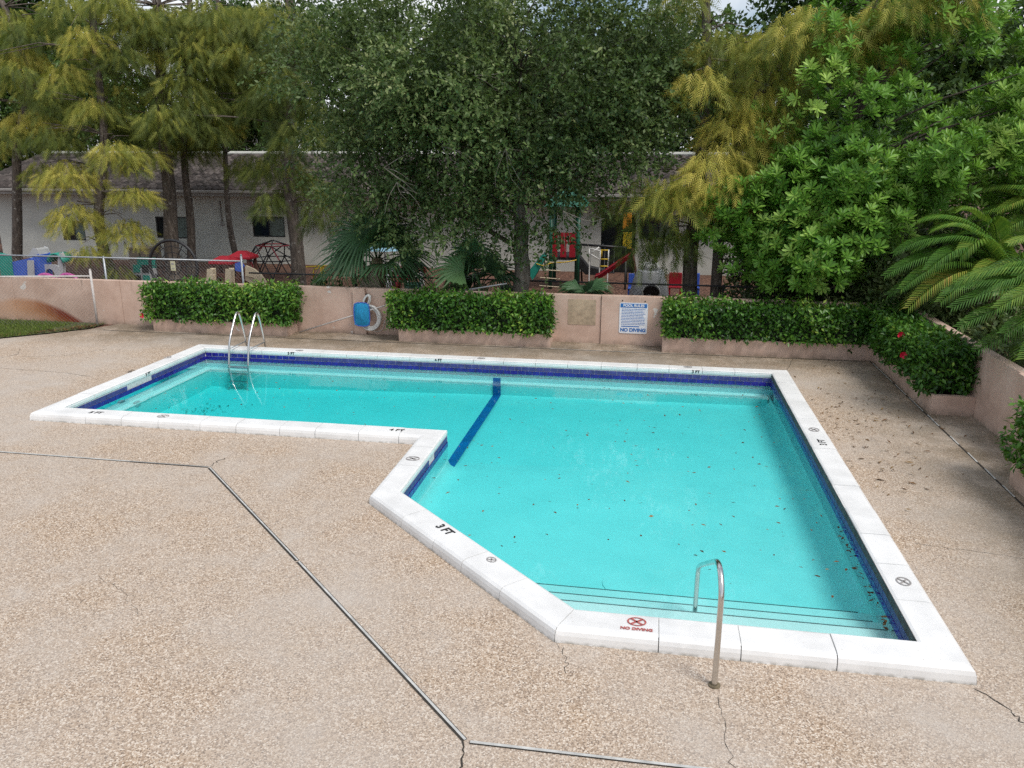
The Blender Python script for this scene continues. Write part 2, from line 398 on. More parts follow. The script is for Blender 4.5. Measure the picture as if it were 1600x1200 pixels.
# ---------------------------------------------------------------- the pool
pool = thing('swimming_pool', 'turquoise L-shaped swimming pool with white coping and cobalt waterline tiles', 'pool')
pool.location = (0, 0, 0)
WZ = -.135                      # water level
NP = len(POOL)
PROF = [(.004,.062),(-.001,.10),(.006,.132),(.026,.142),(.285,.142),(.325,.134),(.352,.112),(.364,.075),(.372,-.02),(.03,-.02),(.03,.062)]
def stone_len(i): return .68
edges = []
for i in range(NP):
    a, b = np.array(POOL[i]), np.array(POOL[(i+1) % NP])
    Ld = np.linalg.norm(b-a); t = (b-a)/Ld; n = np.array([t[1], -t[0]])
    p0, p2 = np.array(POOL[i-1]), np.array(POOL[(i+2) % NP])
    t0 = (a-p0)/np.linalg.norm(a-p0); t2 = (p2-b)/np.linalg.norm(p2-b)
    n0 = np.array([t0[1], -t0[0]]); n2 = np.array([t2[1], -t2[0]])
    m0 = (n0+n)/np.dot(n0+n, n); m1 = (n+n2)/np.dot(n+n2, n)
    edges.append((a, b, t, n, Ld, np.dot(m0, t), np.dot(m1, t)))
for i, (a, b, t, n, Ld, k0, k1) in enumerate(edges):
    cnt = max(2, round(Ld/.69)); cuts = np.linspace(0, Ld, cnt+1)
    cuts[1:-1] += rng.normal(0, .035, cnt-1)
    for j in range(cnt):
        s0, s1 = cuts[j], cuts[j+1]; mb = MB(); npf = len(PROF); dz = rng.normal(0, .0025); gap = .0045
        for e, (s, first, last) in enumerate(((s0, j == 0, False), (s1, False, j == cnt-1))):
            for (d, z) in PROF:
                ss = s + (d*k0 if first else 0) + (d*k1 if last else 0)
                ss += gap if e == 0 else -gap
                p = a + t*ss + n*d; mb.v.append((p[0], p[1], z + (dz if z > .05 else 0)))
        for q in range(npf):
            r = (q+1) % npf; mb.f.append((q, q+npf, r+npf, r))
        mb.f.append(tuple(range(npf))); mb.f.append(tuple(range(2*npf-1, npf-1, -1)))
        mb.build('coping_stone', M['coping'], pool)
    # bedding under the stones, seen in the joints
bd = MB(); ou = inset(POOL, .325); inn = inset(POOL, .0)
for i in range(NP):
    j = (i+1) % NP
    bd.poly([(*inn[i], .128), (*inn[j], .128), (*ou[j], .128), (*ou[i], .128)][::-1])
    bd.poly([(*ou[i], -.01), (*ou[i], .1), (*ou[j], .1), (*ou[j], -.01)])
bd.build('coping_bed', paint('grey_mortar', (.60,.60,.58), .9, .2, 10), pool)
# wall backing behind the tiles
for i in range(NP):
    a, b, t, n, Ld, k0, k1 = edges[i]; mb = MB()
    p, q = a+n*.012, b+n*.012
    mb.poly([(*p, .066), (*p, -.24), (*q, -.24), (*q, .066)][::-1])
    mb.build('tile_backing', M['wall_shade' if i == 5 else 'grout'], pool)  # right wall backing is dark as painted shade
# tiles: two courses, running bond; shared mesh
TW, TH = .152, .084
tm = MB().box(-TW/2+.004, TW/2-.004, -.004, .010, -TH/2+.003, TH/2-.003)
tile_me = bpy.data.meshes.new('waterline_tile'); tile_me.from_pydata(tm.v, [], tm.f); tile_me.materials.append(M['tile'])
tile_up = tile_me.copy(); tile_up.materials.clear(); tile_up.materials.append(M['tile_dull'])
stuff_tiles = {}
ntile = 0
for i, (a, b, t, n, Ld, k0, k1) in enumerate(edges):
    k = round(Ld/TW); tw = Ld/k
    for row in range(2):
        zc = .036 - TH*(row+.5) - (.002 if row else 0)
        for j in range(k+row):
            s, sx_ = ((j+.5)*tw, 1.0) if row == 0 else (j*tw, 1.0)
            if row and j in (0, k): s, sx_ = (tw/4, .5) if j == 0 else (Ld-tw/4, .5)
            p = a + t*s + n*(.004 + (.010 if row == 0 and i != 5 else 0))
            if row == 0 and i == 0 and 1.95 < s < 2.75: continue          # tiles missing on the left wall
            if row == 0 and i == 2 and (1.1 > s > .75): continue
            far_left = i == 6 and p[0] < -3.6 and row == 1
            if i in (1, 3, 4) or far_left or (i == 6 and p[0] < -7.5):
                g = stuff_tiles.setdefault(i, MB()); g.obox((p[0], p[1], zc), (*(t*(tw*sx_/2-.004)), 0), (*(n*.006), 0), (0, 0, TH/2-.003)); continue
            o = bpy.data.objects.new('waterline_tile', tile_me if row else tile_up); COL.objects.link(o); o.parent = pool
            o.location = (p[0], p[1], zc); o.scale = (sx_*tw/TW, 1, 1); o.rotation_euler = (rng.normal(0, .012), 0, math.atan2(t[1], t[0])); ntile += 1
MB().box(2.474,2.4785,6.66,15.83,.034,.126).build('lip_shade_band', M['wall_shade'], pool)  # dark strip painting shade onto the right coping lip
allst = MB()
for g in stuff_tiles.values():
    k = len(allst.v); allst.v += g.v; allst.f += [tuple(q+k for q in f) for f in g.f]
tag(allst.build('waterline_tiling', M['tile'], pool), kind='stuff')
# basin: walls, cove, sloping floor
def floor_z(x): return -.56 - .030*max(0, -3-x)*.8 + .010*min(5.5, max(0, x+3))
rings = [(.0,0.),(.0,.45),(-.03,.70),(-.09,.88),(-.20,.97),(-.34,1.0)]
mb = MB(); loops = []
for d, f in rings:
    pts = inset(POOL, d); ids = []
    for i in range(NP):
        a, b = np.array(pts[i]), np.array(pts[(i+1) % NP])
        for k in range(10):
            p = a*(1-k/10)+b*k/10; fz = floor_z(p[0]); ids.append(len(mb.v)); mb.v.append((p[0], p[1], -.20 + (fz+.20)*f))
    loops.append(ids)
for l0, l1 in zip(loops[:-1], loops[1:]):
    for i in range(len(l0)):
        j = (i+1) % len(l0); mb.f.append((l0[i], l0[j], l1[j], l1[i]))
inner = [Vector((mb.v[i][0], mb.v[i][1], 0)) for i in loops[-1]]
for tr in tessellate_polygon([inner]): mb.f.append(tuple(loops[-1][q] for q in tr))
basin = mb.build('basin', M['plaster'], pool, smooth=True)
# safety ledge along the far and left walls; white strips paint its edge highlight
LZ = -.295
led = MB().box(-9.63, 2.42, 15.67, 15.86, -.80, LZ).build('ledge', M['plaster'], pool)
MB().box(-9.44, 2.40, 15.655, 15.675, LZ-.012, LZ+.004).build('ledge_highlight', M['white'], pool)
MB().box(-9.64, -9.45, 11.38, 15.67, -.80, LZ+.001).build('ledge', M['plaster'], pool)
MB().box(-9.455, -9.435, 11.38, 15.645, LZ-.012, LZ+.005).build('ledge_highlight', M['white'], pool)
# entry steps across the near wall
def diag_x(y): return -.53-(y-6.64)*(2.44/2.36)
for k, (y1, z) in enumerate(((7.36,-.215),(7.64,-.30),(7.94,-.385))):
    pl = [(diag_x(6.6)-.03,6.6),(2.5,6.6),(2.5,y1),(diag_x(y1)-.03,y1)]
    MB().prism(pl, -.70, z).build('step', M['plaster'], pool, bevel=.012)
    MB().box(diag_x(y1)+.02, 2.46-.06*k, y1-.010, y1+.004, z-.010, z+.003).build('step_nosing', M['step_edge'], pool)
# blue line where the floor starts to slope
MB().box(-3.08, -2.92, 15.646, 15.6525, -.55, -.17).build('lane_line', M['lane'], pool)
MB().obox((-3.0, 13.52, -.548), (.08,0,0), (0,2.12,0), (0,0,.004)).build('lane_line', M['lane'], pool)
# main drain and inlets
MB().tube([(-.1,8.35,-.54),(-.1,8.35,-.522)], .26, 20).build('drain_cover', M['plaster'], pool)
MB().box(-9.50, -9.44, 13.0, 13.14, -.36, -.262).build('inlet', M['grey'], pool)
# water body
wp = inset(POOL, -.001); wb = MB().prism(wp, -.95, WZ)
tag(wb.build('water', M['water']), kind='structure')

# depth numbers and no-diving marks
def text_mesh(s, size, mat, name, parent, origin, right, up, thick=.0012, bold=0):
    cu = bpy.data.curves.new('t', 'FONT'); cu.body = s; cu.size = size; cu.align_x = 'CENTER'; cu.align_y = 'CENTER'; cu.extrude = thick; cu.offset = bold
    o = bpy.data.objects.new('t', cu); COL.objects.link(o)
    me = bpy.data.meshes.new_from_object(o.evaluated_get(bpy.context.evaluated_depsgraph_get()))
    bpy.data.objects.remove(o); bpy.data.curves.remove(cu); me.materials.clear()
    r, u = Vector(right).normalized(), Vector(up).normalized(); w = r.cross(u)
    q = mk(name, me, mat, parent)
    mm = Matrix.Identity(4)
    for i in range(3): mm[i][0], mm[i][1], mm[i][2], mm[i][3] = r[i], u[i], w[i], origin[i]
    me.transform(mm); return q
CT = .1465
def depth(s, px, py, right, up, size=.15):
    p = gp(px, py, CT); text_mesh(s, size, M['black'], 'depth_marking', pool, p, (*right,0), (*up,0), .001, .004)
def nodive(px, py, right, up, mat='grey_stencil', r=.075, txt=True):
    p = gp(px, py, CT); r_, u_ = np.array(right, float), np.array(up, float); r_ /= np.linalg.norm(r_); u_ /= np.linalg.norm(u_)
    mb = MB(); k = 20
    for i in range(k):
        a0, a1 = 2*math.pi*i/k, 2*math.pi*(i+1)/k
        q = [p[:2]+(r_*math.cos(a)*1.25+u_*math.sin(a))*rr for a, rr in ((a0,r),(a1,r),(a1,r*.82),(a0,r*.82))]
        mb.poly([(*e, CT) for e in q])
    for sg in (1, -1):
        d = (r_*1.2+u_*sg); e = np.array([-d[1], d[0]])*.06
        mb.poly([(*(p[:2]-d*r*.62-e*r*1.5), CT), (*(p[:2]+d*r*.62-e*r*1.5), CT), (*(p[:2]+d*r*.62+e*r*1.5), CT), (*(p[:2]-d*r*.62+e*r*1.5), CT)])
    mb.build('no_diving_marking', M[mat], pool)
    if txt: text_mesh('NO DIVING', .055, M[mat], 'no_diving_lettering', pool, (*(p[:2]-u_*r*1.75), CT), (*r_,0), (*u_,0), .001, .002)
X_, Y_ = (1,0), (0,1)
depth('5 FT', 150, 644.5, X_, Y_, .125); depth('4 FT', 620, 672, X_, Y_, .125)
depth('3 FT', 695, 827, (1.03,-1), (1,1.03)); depth('3 FT', 1285, 691, (0,1), (-1,0), .14)
depth('5 FT', 203, 580, (0,-1), (1,0), .12)
nodive(995, 971, X_, Y_, 'red_stencil', .07); nodive(1412, 908, (0,1), (-1,0), 'grey_stencil', .07, False); nodive(1272, 671, (0,1), (-1,0), 'grey_stencil', .08, False)
nodive(255, 650, X_, Y_, 'grey_stencil', .08, False); nodive(645, 716, X_, Y_, 'grey_stencil', .08, False); nodive(768, 874, (1.03,-1), (1,1.03), 'grey_stencil', .05, False)
for x, y in ((468,547.5),(752,559.5),(1075,573)): nodive(x, y, (-1,0), (0,-1), 'grey_stencil', .07, False)
nodive(262, 558, (0,-1), (1,0), 'grey_stencil', .07, False)
yv = 15.85-.0025
for s, x in (('5 FT',456),('4 FT',685),('3 FT',1088)):
    p = at(x, 570, yv); text_mesh(s, .085, M['black'], 'depth_marking', pool, (p[0], yv, .098), (1,0,0), (0,0,1), .001, .003)
text_mesh('5 FT', .085, M['black'], 'depth_marking', pool, (-9.63+.0025, 13.75, .098), (0,1,0), (0,0,1), .001, .003)

# ---------------------------------------------------------------- handrail and ladder
o = thing('grab_rail', 'bent stainless steel grab rail standing over the pool entry steps', 'handrail')
pts = [(.70,5.89,0),(.70,5.90,.74),(.70,5.94,.88),(.69,6.05,.985),(.68,6.20,.975),(.68,6.4,.87),(.64,7.28,.36),(.63,7.40,.26),(.63,7.42,.12),(.63,7.42,-.32)]
MB().tube(smoothpts(pts, 3), .0245, 12).build('rail', M['steel'], o, True)
MB().tube([(.70,5.89,.002),(.70,5.89,.012)], .05, 16).build('escutcheon', M['bark_palm'], o)
def ladder():
    o = thing('pool_ladder', 'stainless steel pool ladder with two arched rails at the deep end', 'ladder')
    for x in (-8.92, -8.47):
        pts = [(x,16.42,0),(x,16.33,.45),(x,16.20,.86),(x,16.13,.92),(x,16.03,.88),(x,15.76,.50),(x,15.66,.33),(x,15.62,.15),(x,15.53,-.25),(x,15.50,-.62)]
        MB().tube(smoothpts(pts, 2), .024, 10).build('rail', M['steel'], o, True)
        MB().tube([(x,16.39,.20),(x,15.645,.20)], .014, 8).build('brace', M['galv'], o, True)
    for z in (-.17, -.33, -.5):
        MB().box(-8.92, -8.47, 15.48, 15.59, z-.03, z).build('tread', M['galv'], o, bevel=.006)
ladder()

# ---------------------------------------------------------------- perimeter wall
wall = thing('perimeter_wall', 'pink stucco wall of precast panels around the pool deck', 'wall')
WT = 1.14
xs = [-30, -23, -16.6, -13.45, -10.3, -7.12, -6.80, -3.9, -1.06, 2.4, 5.55]
for x0, x1 in zip(xs[:-1], xs[1:]):
    proud = .08 if abs(x1-x0) < .4 else (.03 if x0 in (-1.06,) else 0)
    top = WT + (.005 if proud else 0)
    MB().box(x0+.004, x1-.004, 18.5-proud, 18.66, -.05, top).build('pilaster' if abs(x1-x0) < .4 else 'panel', M['stucco'], wall, bevel=.008)
ys = [18.66, 15.3, 12.62, 12.3, 9.2, 6.1, 3, 0, -5]
for y1, y0 in zip(ys[:-1], ys[1:]):
    proud = .05 if y1-y0 < .4 else 0
    MB().box(5.55-proud, 5.72, y0+.004, y1-.004, -.05, WT+(.005 if proud else 0)).build('pilaster' if proud else 'panel', M['stucco'], wall, bevel=.008)
pm = paint('tan_repair_patch', (.40,.31,.215), .9, .25, 7, bmp=.3)
a = at(888, 466, 18.5); b = at(938, 515, 18.5)
MB().box(a[0], b[0]-.12, 18.494, 18.52, b[2]+.1, a[2]-.02).build('repair_patch', pm, wall)

# planters
def planter(poly, label, soil_in=.1, H=.30):
    o = thing('planter', label, 'planter')
    inn_ = inset(poly, -soil_in); n = len(poly)
    mb = MB(); ii = inn_
    for z0, z1 in ((-.03, H),):
        for i in range(n):
            j = (i+1) % n
            mb.poly([(*poly[i], z0), (*poly[j], z0), (*poly[j], z1), (*poly[i], z1)])
            mb.poly([(*poly[i], z1), (*poly[j], z1), (*ii[j], z1), (*ii[i], z1)])
            mb.poly([(*ii[i], z1), (*ii[j], z1), (*ii[j], z1-.1), (*ii[i], z1-.1)])
    mb.build('planter_wall', M['stucco'], o)
    MB().poly([(*p, H-.07) for p in ii]).build('soil', M['soil'], o)
    return o
YF, YB = 17.87, 18.497
P1 = [(-12.2,YF),(-8.62,YF),(-8.62,YB),(-12.2,YB)]
P2 = [(-5.80,YF),(-2.17,YF),(-2.17,YB),(-5.80,YB)]
P3 = [(.37,YF),(4.86,YF),(4.86,14.05),(5.547,14.05),(5.547,YB),(.37,YB)]
P4 = [(4.92,4.5),(5.547,4.5),(5.547,11.0),(4.92,11.0)]
planter(P1, 'low pink planter behind the pool ladder under the first hedge', H=.30)
planter(P2, 'low pink planter between the coiled hose and the tan wall patch', H=.30)
planter(P3, 'L-shaped pink planter running round the far wall corner', H=.34)
planter(P4, 'pink planter on the side wall beyond the end of the L-shaped one', H=.34)
# ================================================================ PLANTS
def norm(v): return v/(np.linalg.norm(v, axis=-1, keepdims=True)+1e-9)
def scatter(tv, tf, pos, fwd, up, size, tint, name, mat, parent=None, smooth=False):
    """many copies of one small leaf shape (x = along leaf, y = width, z = normal) as one mesh with a colour attribute"""
    tv = np.array(tv, float); n, k = len(pos), len(tv)
    f = norm(np.asarray(fwd, float)); u = np.asarray(up, float); s = norm(np.cross(u, f)); w = np.cross(f, s)
    size = np.broadcast_to(np.asarray(size, float), (n,))[:, None, None]
    V = (pos[:, None, :] + size*(f[:, None, :]*tv[None, :, 0:1] + s[:, None, :]*tv[None, :, 1:2] + w[:, None, :]*tv[None, :, 2:3])).reshape(-1, 3)
    lens = np.array([len(q) for q in tf]); flat = np.concatenate([np.array(q) for q in tf])
    loops = (flat[None, :] + (np.arange(n)*k)[:, None]).ravel()
    starts = np.concatenate([[0], np.cumsum(np.tile(lens, n))[:-1]])
    me = bpy.data.meshes.new(name); me.vertices.add(len(V)); me.vertices.foreach_set('co', V.astype(np.float32).ravel())
    me.loops.add(len(loops)); me.loops.foreach_set('vertex_index', loops.astype(np.int32))
    me.polygons.add(len(starts)); me.polygons.foreach_set('loop_start', starts.astype(np.int32))
    me.update(calc_edges=True); me.validate()
    at_ = me.attributes.new('tint', 'FLOAT', 'POINT')
    at_.data.foreach_set('value', np.repeat(np.clip(tint, 0, 1), k).astype(np.float32))
    return mk(name, me, mat, parent, smooth)
LEAF = ([(0,0,0),(.45,.24,.05),(1,0,-.04),(.45,-.24,.05),(.45,0,-.02)], [(0,1,4),(1,2,4),(2,3,4),(3,0,4)])
LEAF2 = ([(0,0,0),(.5,.26,.05),(1,0,0),(.5,-.26,.05)], [(0,2,1),(0,3,2)])
OBOV = ([(0,0,0),(.62,.145,.05),(.9,.10,.02),(1,0,0),(.9,-.10,.02),(.62,-.145,.05),(.6,0,-.02)], [(0,6,1),(1,6,2),(2,6,3),(3,6,4),(4,6,5),(5,6,0)])
def rnd_unit(n): return norm(rng.normal(size=(n, 3)))

def limbs(base, top, r0, targets, mat, parent, name='trunk', r1=None, lean=None, seg=9, wob=.12, limb_r=.07, side=9):
    """tapered trunk with limbs to the foliage masses; one continuous mesh of bark"""
    mb = MB(); base, top = np.array(base, float), np.array(top, float); r1 = r1 or r0*.45
    pts = [base*(1-k/seg)+top*k/seg + (rng.normal(0, wob, 3)*[1,1,.3] if 0 < k < seg else 0) for k in range(seg+1)]
    pts = smoothpts(pts, 1); k = len(pts)
    rr = [r0*(1.35 if i == 0 else 1)*(1-i/(k-1)) + r1*i/(k-1) for i in range(k)]
    mb.tube(pts, rr, side)
    for tg in targets:
        tg = np.array(tg); i = int(np.clip(np.searchsorted([p[2] for p in pts], tg[2]-.45*np.linalg.norm(tg[:2]-top[:2])-.3), 1, k-2))
        s = pts[i]; mid = s*.5+tg*.5 + np.array([0,0,.25]) + rng.normal(0, .15, 3)
        mb.tube(smoothpts([s, s*.75+mid*.25+rng.normal(0,.05,3), mid, tg], 1), np.linspace(min(rr[i]*.6, limb_r), .008, 8), 5, False)
    return mb.build(name, mat, parent, True)

def crown_leafy(name, parent, centers, radii, twigs, leaves, lsize, mat, twig_len=.4, tmpl=LEAF2, droop=.25, bias=.0, outer=None):
    P, F, U, T = [], [], [], []
    cc = centers.mean(0)
    for c, r in zip(centers, radii):
        n = int(twigs*(r/.7)**2)
        d = rnd_unit(n); o = c + d*r*(rng.random((n,1))**.45)*[1,1,.75]
        dr = norm(d + norm(c-cc)*.5 + rng.normal(0,.5,(n,3)) - [0,0,droop])
        ct = np.clip(.42 + rng.normal(0,.17) + bias, 0, 1)
        for i in range(n):
            k = leaves; s = np.linspace(.1, 1, k)*twig_len*(.6+.8*rng.random())
            pp = o[i] + dr[i]*s[:,None] - np.array([0,0,1])*(s**2)[:,None]*.35
            P.append(pp); F.append(norm(dr[i]*.7 + rng.normal(0,.75,(k,3)))); U.append(norm(rng.normal(0,.55,(k,3))+[0,-.15,1.0]))
            T.append(np.full(k, ct+rng.normal(0,.10)) + rng.normal(0,.07,k) + (rng.random() < .05)*.3)
    P, F, U, T = map(np.concatenate, (P, F, U, T))
    return scatter(*tmpl, P, F, U, lsize*(.7+.6*rng.random(len(P))), T, name, mat, parent)

def in_ellipsoid(n, c, r, shell=.55, flt=None):
    out = []
    while len(out) < n:
        d = rnd_unit(1)[0]; q = np.array(c)+d*np.array(r)*(shell+(1-shell)*rng.random())
        if flt is None or flt(q): out.append(q)
    return np.array(out)

# ---- the big evergreen oak just behind the wall
def oak():
    o = thing('oak_tree', 'broad small-leaved evergreen oak with grey trunk rising behind the wall', 'tree')
    b = at(815, 455, 19.35); base = (b[0], 19.35, -.05)
    def ok(q):      # crown outline as seen: lower edge arches up over the trunk
        if q[1] < 16.9: return False
        s = (q-CP)@CF; px = 800+FPX*((q-CP)@CR)/s; py = 600-FPX*((q-CP)@CU)/s
        low = np.interp(px, [370,450,520,640,700,780,850,960,1040,1090], [150,235,290,370,370,340,330,270,250,160])
        return 385 < px < 1085 and py < low-12
    cs = np.concatenate([in_ellipsoid(135, (b[0]-.6,20.0,6.1), (5.6,3.0,2.7), .5, ok), in_ellipsoid(95, (b[0]-.6,19.6,4.6), (5.2,2.5,2.0), .4, ok),
                         in_ellipsoid(50, (b[0]-.6,20.3,5.6), (4.6,2.2,3.2), .05, ok)])
    # the low skirt of boughs left of the trunk
    low = np.array([at(px, py, Y) for px, py, Y in ((560,320,18.6),(600,345,18.5),(640,355,18.4),(675,345,18.5),(700,330,18.4),(735,330,18.6),(780,345,18.7),(800,375,18.8),(660,310,18.4),(760,300,18.5),(845,335,18.8),(880,300,18.9),(920,285,19),(960,265,19.2),(520,300,19))])
    low = np.concatenate([low, np.array([at(px,py,Y) for px,py,Y in ((620,365,18.4),(650,375,18.3),(680,370,18.3),(700,360,18.3),(720,350,18.4),(745,350,18.5),(760,370,18.6),(785,385,18.7),(770,335,18.5),(800,350,18.6),(830,365,18.8),(850,390,18.8),(870,350,18.9),(890,375,19.1),(860,310,18.9),(905,320,19.1),(935,305,19.2),(545,290,18.9),(590,320,18.6),(610,310,18.5),(715,300,18.4),(500,270,19.2),(480,250,19.3),(940,270,19.2),(980,250,19.3))])])
    cs = np.concatenate([cs, low]); rad = np.concatenate([.55+.35*rng.random(len(cs)-len(low)), np.full(len(low), .42)])
    limbs(base, (b[0]-.1, 19.6, 4.6), .235, [], M['bark_oak'], o, r1=.12, wob=.05, side=14)
    limbs((b[0]-.05,19.5,1.9), (b[0]-.1, 19.7, 6.5), .10, list(cs[:-len(low):5]), M['limb'], o, name='bough', r1=.03, wob=.06, limb_r=.05, side=6)
    crown_leafy('crown', o, cs, rad, 42, 10, .108, M['leaf_oak'], .42)
    # bare grey twigs showing through the skirt
    tw = MB()
    for px, py in ((600,262),(690,228),(790,232),(880,330),(620,285),(740,118)):
        q = at(px, py, 17.6)
        for _ in range(4):
            d = norm(rng.normal(0,.6,3)*[1,.4,.6]+[.7,0,-.5]); e = q+d*(.5+.5*rng.random()); tw.tube(smoothpts([q, q*.5+e*.5+rng.normal(0,.08,3), e], 1), [.009,.008,.007,.005,.004,.003][:len(smoothpts([q,q,e],1))], 4, False)
    tag(tw.build('bare_twigs', M['bark_oak'], o, True), kind='stuff')
oak()

# ---- glossy broad-leaved tree with rosettes on the right
def rosette_tree(name, label, base, top, ell, nclus, shell, flt, rsize=.185, ros=17, tintb=0.0, r0=.16):
    o = thing(name, label, 'tree')
    cs = np.concatenate([in_ellipsoid(nclus, c, r, shell, flt) for c, r in ell])
    limbs(base, top, r0, list(cs[::4]), M['bark_cypress'], o, r1=r0*.5, wob=.06)
    P, F, U, T = [], [], [], []
    cc = cs.mean(0)
    for c in cs:
        r = .55+.3*rng.random(); ct = .54+tintb+rng.normal(0,.13)
        outw = norm(c-cc)
        for _ in range(ros):
            d = norm(rng.normal(0,1,3)+outw*.6+[0,-.35,.25]); p = c+d*r*(.55+.45*rng.random())
            ax = norm(d*.6+[0,-.2,.75]+rng.normal(0,.25,3)); a1 = norm(np.cross(ax,[.3,.5,.1])); a2 = np.cross(ax,a1)
            k = 15; an = rng.random()*6.28+np.arange(k)*2.4; el = .15+.75*(np.arange(k)/k)
            dirs = (np.cos(an)[:,None]*a1+np.sin(an)[:,None]*a2)*np.cos(el)[:,None]+ax*np.sin(el)[:,None]
            P.append(p-ax*.06*(1-np.arange(k)/k)[:,None]); F.append(dirs); U.append(np.tile(ax,(k,1))+rng.normal(0,.15,(k,3)))
            T.append(ct+rng.normal(0,.09)+.22*np.arange(k)/k+rng.normal(0,.05,k))
    P, F, U, T = map(np.concatenate, (P,F,U,T))
    scatter(*OBOV, P, F, U, rsize*(.75+.5*rng.random(len(P))), T, 'crown', M['leaf_right'], o)
    return o
def pix(q):
    s = (q-CP)@CF; return 800+FPX*((q-CP)@CR)/s, 600-FPX*((q-CP)@CU)/s
def rt_ok(q):
    px, py = pix(q)
    low = np.interp(px, [1090,1150,1260,1330,1400,1480,1600], [415,425,445,420,330,300,330])
    left = np.interp(py, [0,60,150,250,330,420], [1290,1260,1235,1180,1115,1095])
    top = np.interp(px, [1100,1290,1400,1530,1545,1560,1600,1700], [-400,-400,-400,-400,-60,80,80,60])
    return px > left and top < py < low-10 and q[0] < 12
b = at(1265, 440, 20.6)
rosette_tree('glossy_leaved_tree', 'bright green tree with glossy rosette leaves beside the playground fence', (b[0],20.6,-.05), (b[0]+.6,20.8,5.2),
             [((b[0]+1.6,20.0,4.6),(4.4,2.5,3.9)), ((b[0]+.4,19.4,2.9),(2.9,1.6,1.5))], 135, .5, rt_ok)
b2 = at(1560, 350, 22.5)
rosette_tree('leafy_tree', 'bright leafy tree standing behind the feathery palms', (b2[0]+1,22.5,-.05), (b2[0]+1.2,22.6,4.5),
             [((b2[0]+1.4,22.5,3.9),(3.2,2.0,2.8))], 90, .45, lambda q: pix(q)[1] > 85, .2, 12, .1)

# ---- feathery cypresses
SPRAY_V, SPRAY_F = [], []
for i in range(6):                       # a hanging feather of needles
    x = .05+.90*i/6; ln = .26*(1-.45*x)
    for sd_ in (-1, 1):
        b0 = len(SPRAY_V)
        SPRAY_V += [(x-.030, 0, -x*x*.05), (x+.034, 0, -x*x*.05), (x+.30, sd_*ln, -.05*sd_-x*x*.06)]; SPRAY_F.append((b0, b0+1, b0+2))
b0 = len(SPRAY_V); SPRAY_V += [(0,-.014,0),(0,.014,0),(1.25,0,-.08)]; SPRAY_F.append((b0,b0+1,b0+2))
def plume(px, py, w, d, Y, yel, acc, dens=1.0):
    """umbrella-shaped tuft of hanging needles given by its top centre and size in the photograph"""
    c = at(px, py, Y); sc = Y/FPX; rx = w*sc*.5; dz = d*sc; ry = rx*.75
    n = int(dens*88*max(.35, rx*ry*3.0+dz*rx*1.2))
    a = rng.random(n)*6.283; r = np.sqrt(rng.random(n)); px_, py_ = r*np.cos(a)*rx, r*np.sin(a)*ry
    z = -dz*.55*(r**2.2) - rng.random(n)**1.6*dz*.55
    pos = c+np.stack([px_, py_, z], 1)
    outd = np.stack([np.cos(a)*r, np.sin(a)*r, np.zeros(n)], 1)
    fwd = norm(outd*.7 + rng.normal(0,.3,(n,3)) + [0,0,-.8])
    acc.append((pos, fwd, norm(rng.normal(0,.6,(n,3))+[0,-.6,.5]), (.26+.24*rng.random(n)), yel-.06+rng.normal(0,.17,n)-.2*np.clip(-z/dz,0,1)+.14))
    return c
def cypress(label, trunk, plumes, r0, Y, extra=0, xr=0, yel=.3, group=None, r1=None, side=10, zr=(4.6,9.5)):
    o = thing('cypress_tree', label, 'tree', group)
    tp = [at(px, py, Y) for px, py in trunk]; tp[0][2] = -.05
    acc = []; cen = []
    for p in plumes: cen.append(plume(p[0], p[1], p[2], p[3], Y+rng.normal(0,.5)-.8, p[4], acc))
    for _ in range(extra):
        z = zr[0]+(zr[1]-zr[0])*rng.random(); i = np.argmin([abs(t[2]-z) for t in tp]); c = tp[i]+np.array([rng.normal(0,xr), rng.normal(0,.8), z-tp[i][2]])
        q = pix(c); cen.append(plume(q[0], q[1], 45+45*rng.random(), 28+25*rng.random(), c[1], yel+rng.normal(0,.1), acc, .8))
    mb = MB(); sp = smoothpts([t+(rng.normal(0,.05,3) if i else 0) for i, t in enumerate(tp)], 2); k = len(sp); r1 = r1 or r0*.4
    mb.tube(sp, [(r0*1.3 if i == 0 else r0*(1-i/(k-1))+r1*i/(k-1)) for i in range(k)], side)
    for c in cen:
        i = int(np.clip(np.argmin([abs(t[2]-(c[2]-.1)) for t in sp]), 1, k-1)); s = sp[i]
        for _ in range(2):
            e = c+rng.normal(0,.25,3)-[0,0,.12]; mid = s*.5+e*.5+[0,0,.12]+rng.normal(0,.08,3)
            mb.tube([s,mid,e], [.026,.017,.006], 5, False)
    mb.build('trunk', M['bark_cypress'], o, True)
    A = [np.concatenate([q[i] for q in acc]) for i in range(5)]
    scatter(SPRAY_V, SPRAY_F, A[0], A[1], A[2], A[3], A[4], 'crown', M['leaf_cyp'], o)
    return o
cypress('slim cypress with forked top growing beside the blue toddler climber', [(30,455),(29,380),(27,290),(28,220),(50,130),(20,40),(-20,-40)],
        [(30,65,105,70,.75),(45,170,105,48,.85),(10,100,70,50,.6),(60,20,80,40,.35),(-20,210,70,40,.6),(80,130,70,40,.4),(10,10,90,55,.5),(100,-15,90,50,.45)], .20, 26.5, 12, 1.4, .3)
cypress('leaning cypress with low yellow-green boughs behind the chain-link fence', [(182,455),(165,400),(150,345),(160,270),(163,200),(150,100),(140,-60)],
        [(130,35,85,50,.75),(100,95,75,45,.65),(140,150,80,45,.6),(178,215,95,50,.7),(105,248,120,58,.8),(205,288,80,34,.72),(112,315,95,50,.8),(195,338,85,48,.72),(135,382,60,30,.6),(60,250,60,40,.5),(185,410,45,30,.35)], .21, 24.6, 16, 1.3, .35)
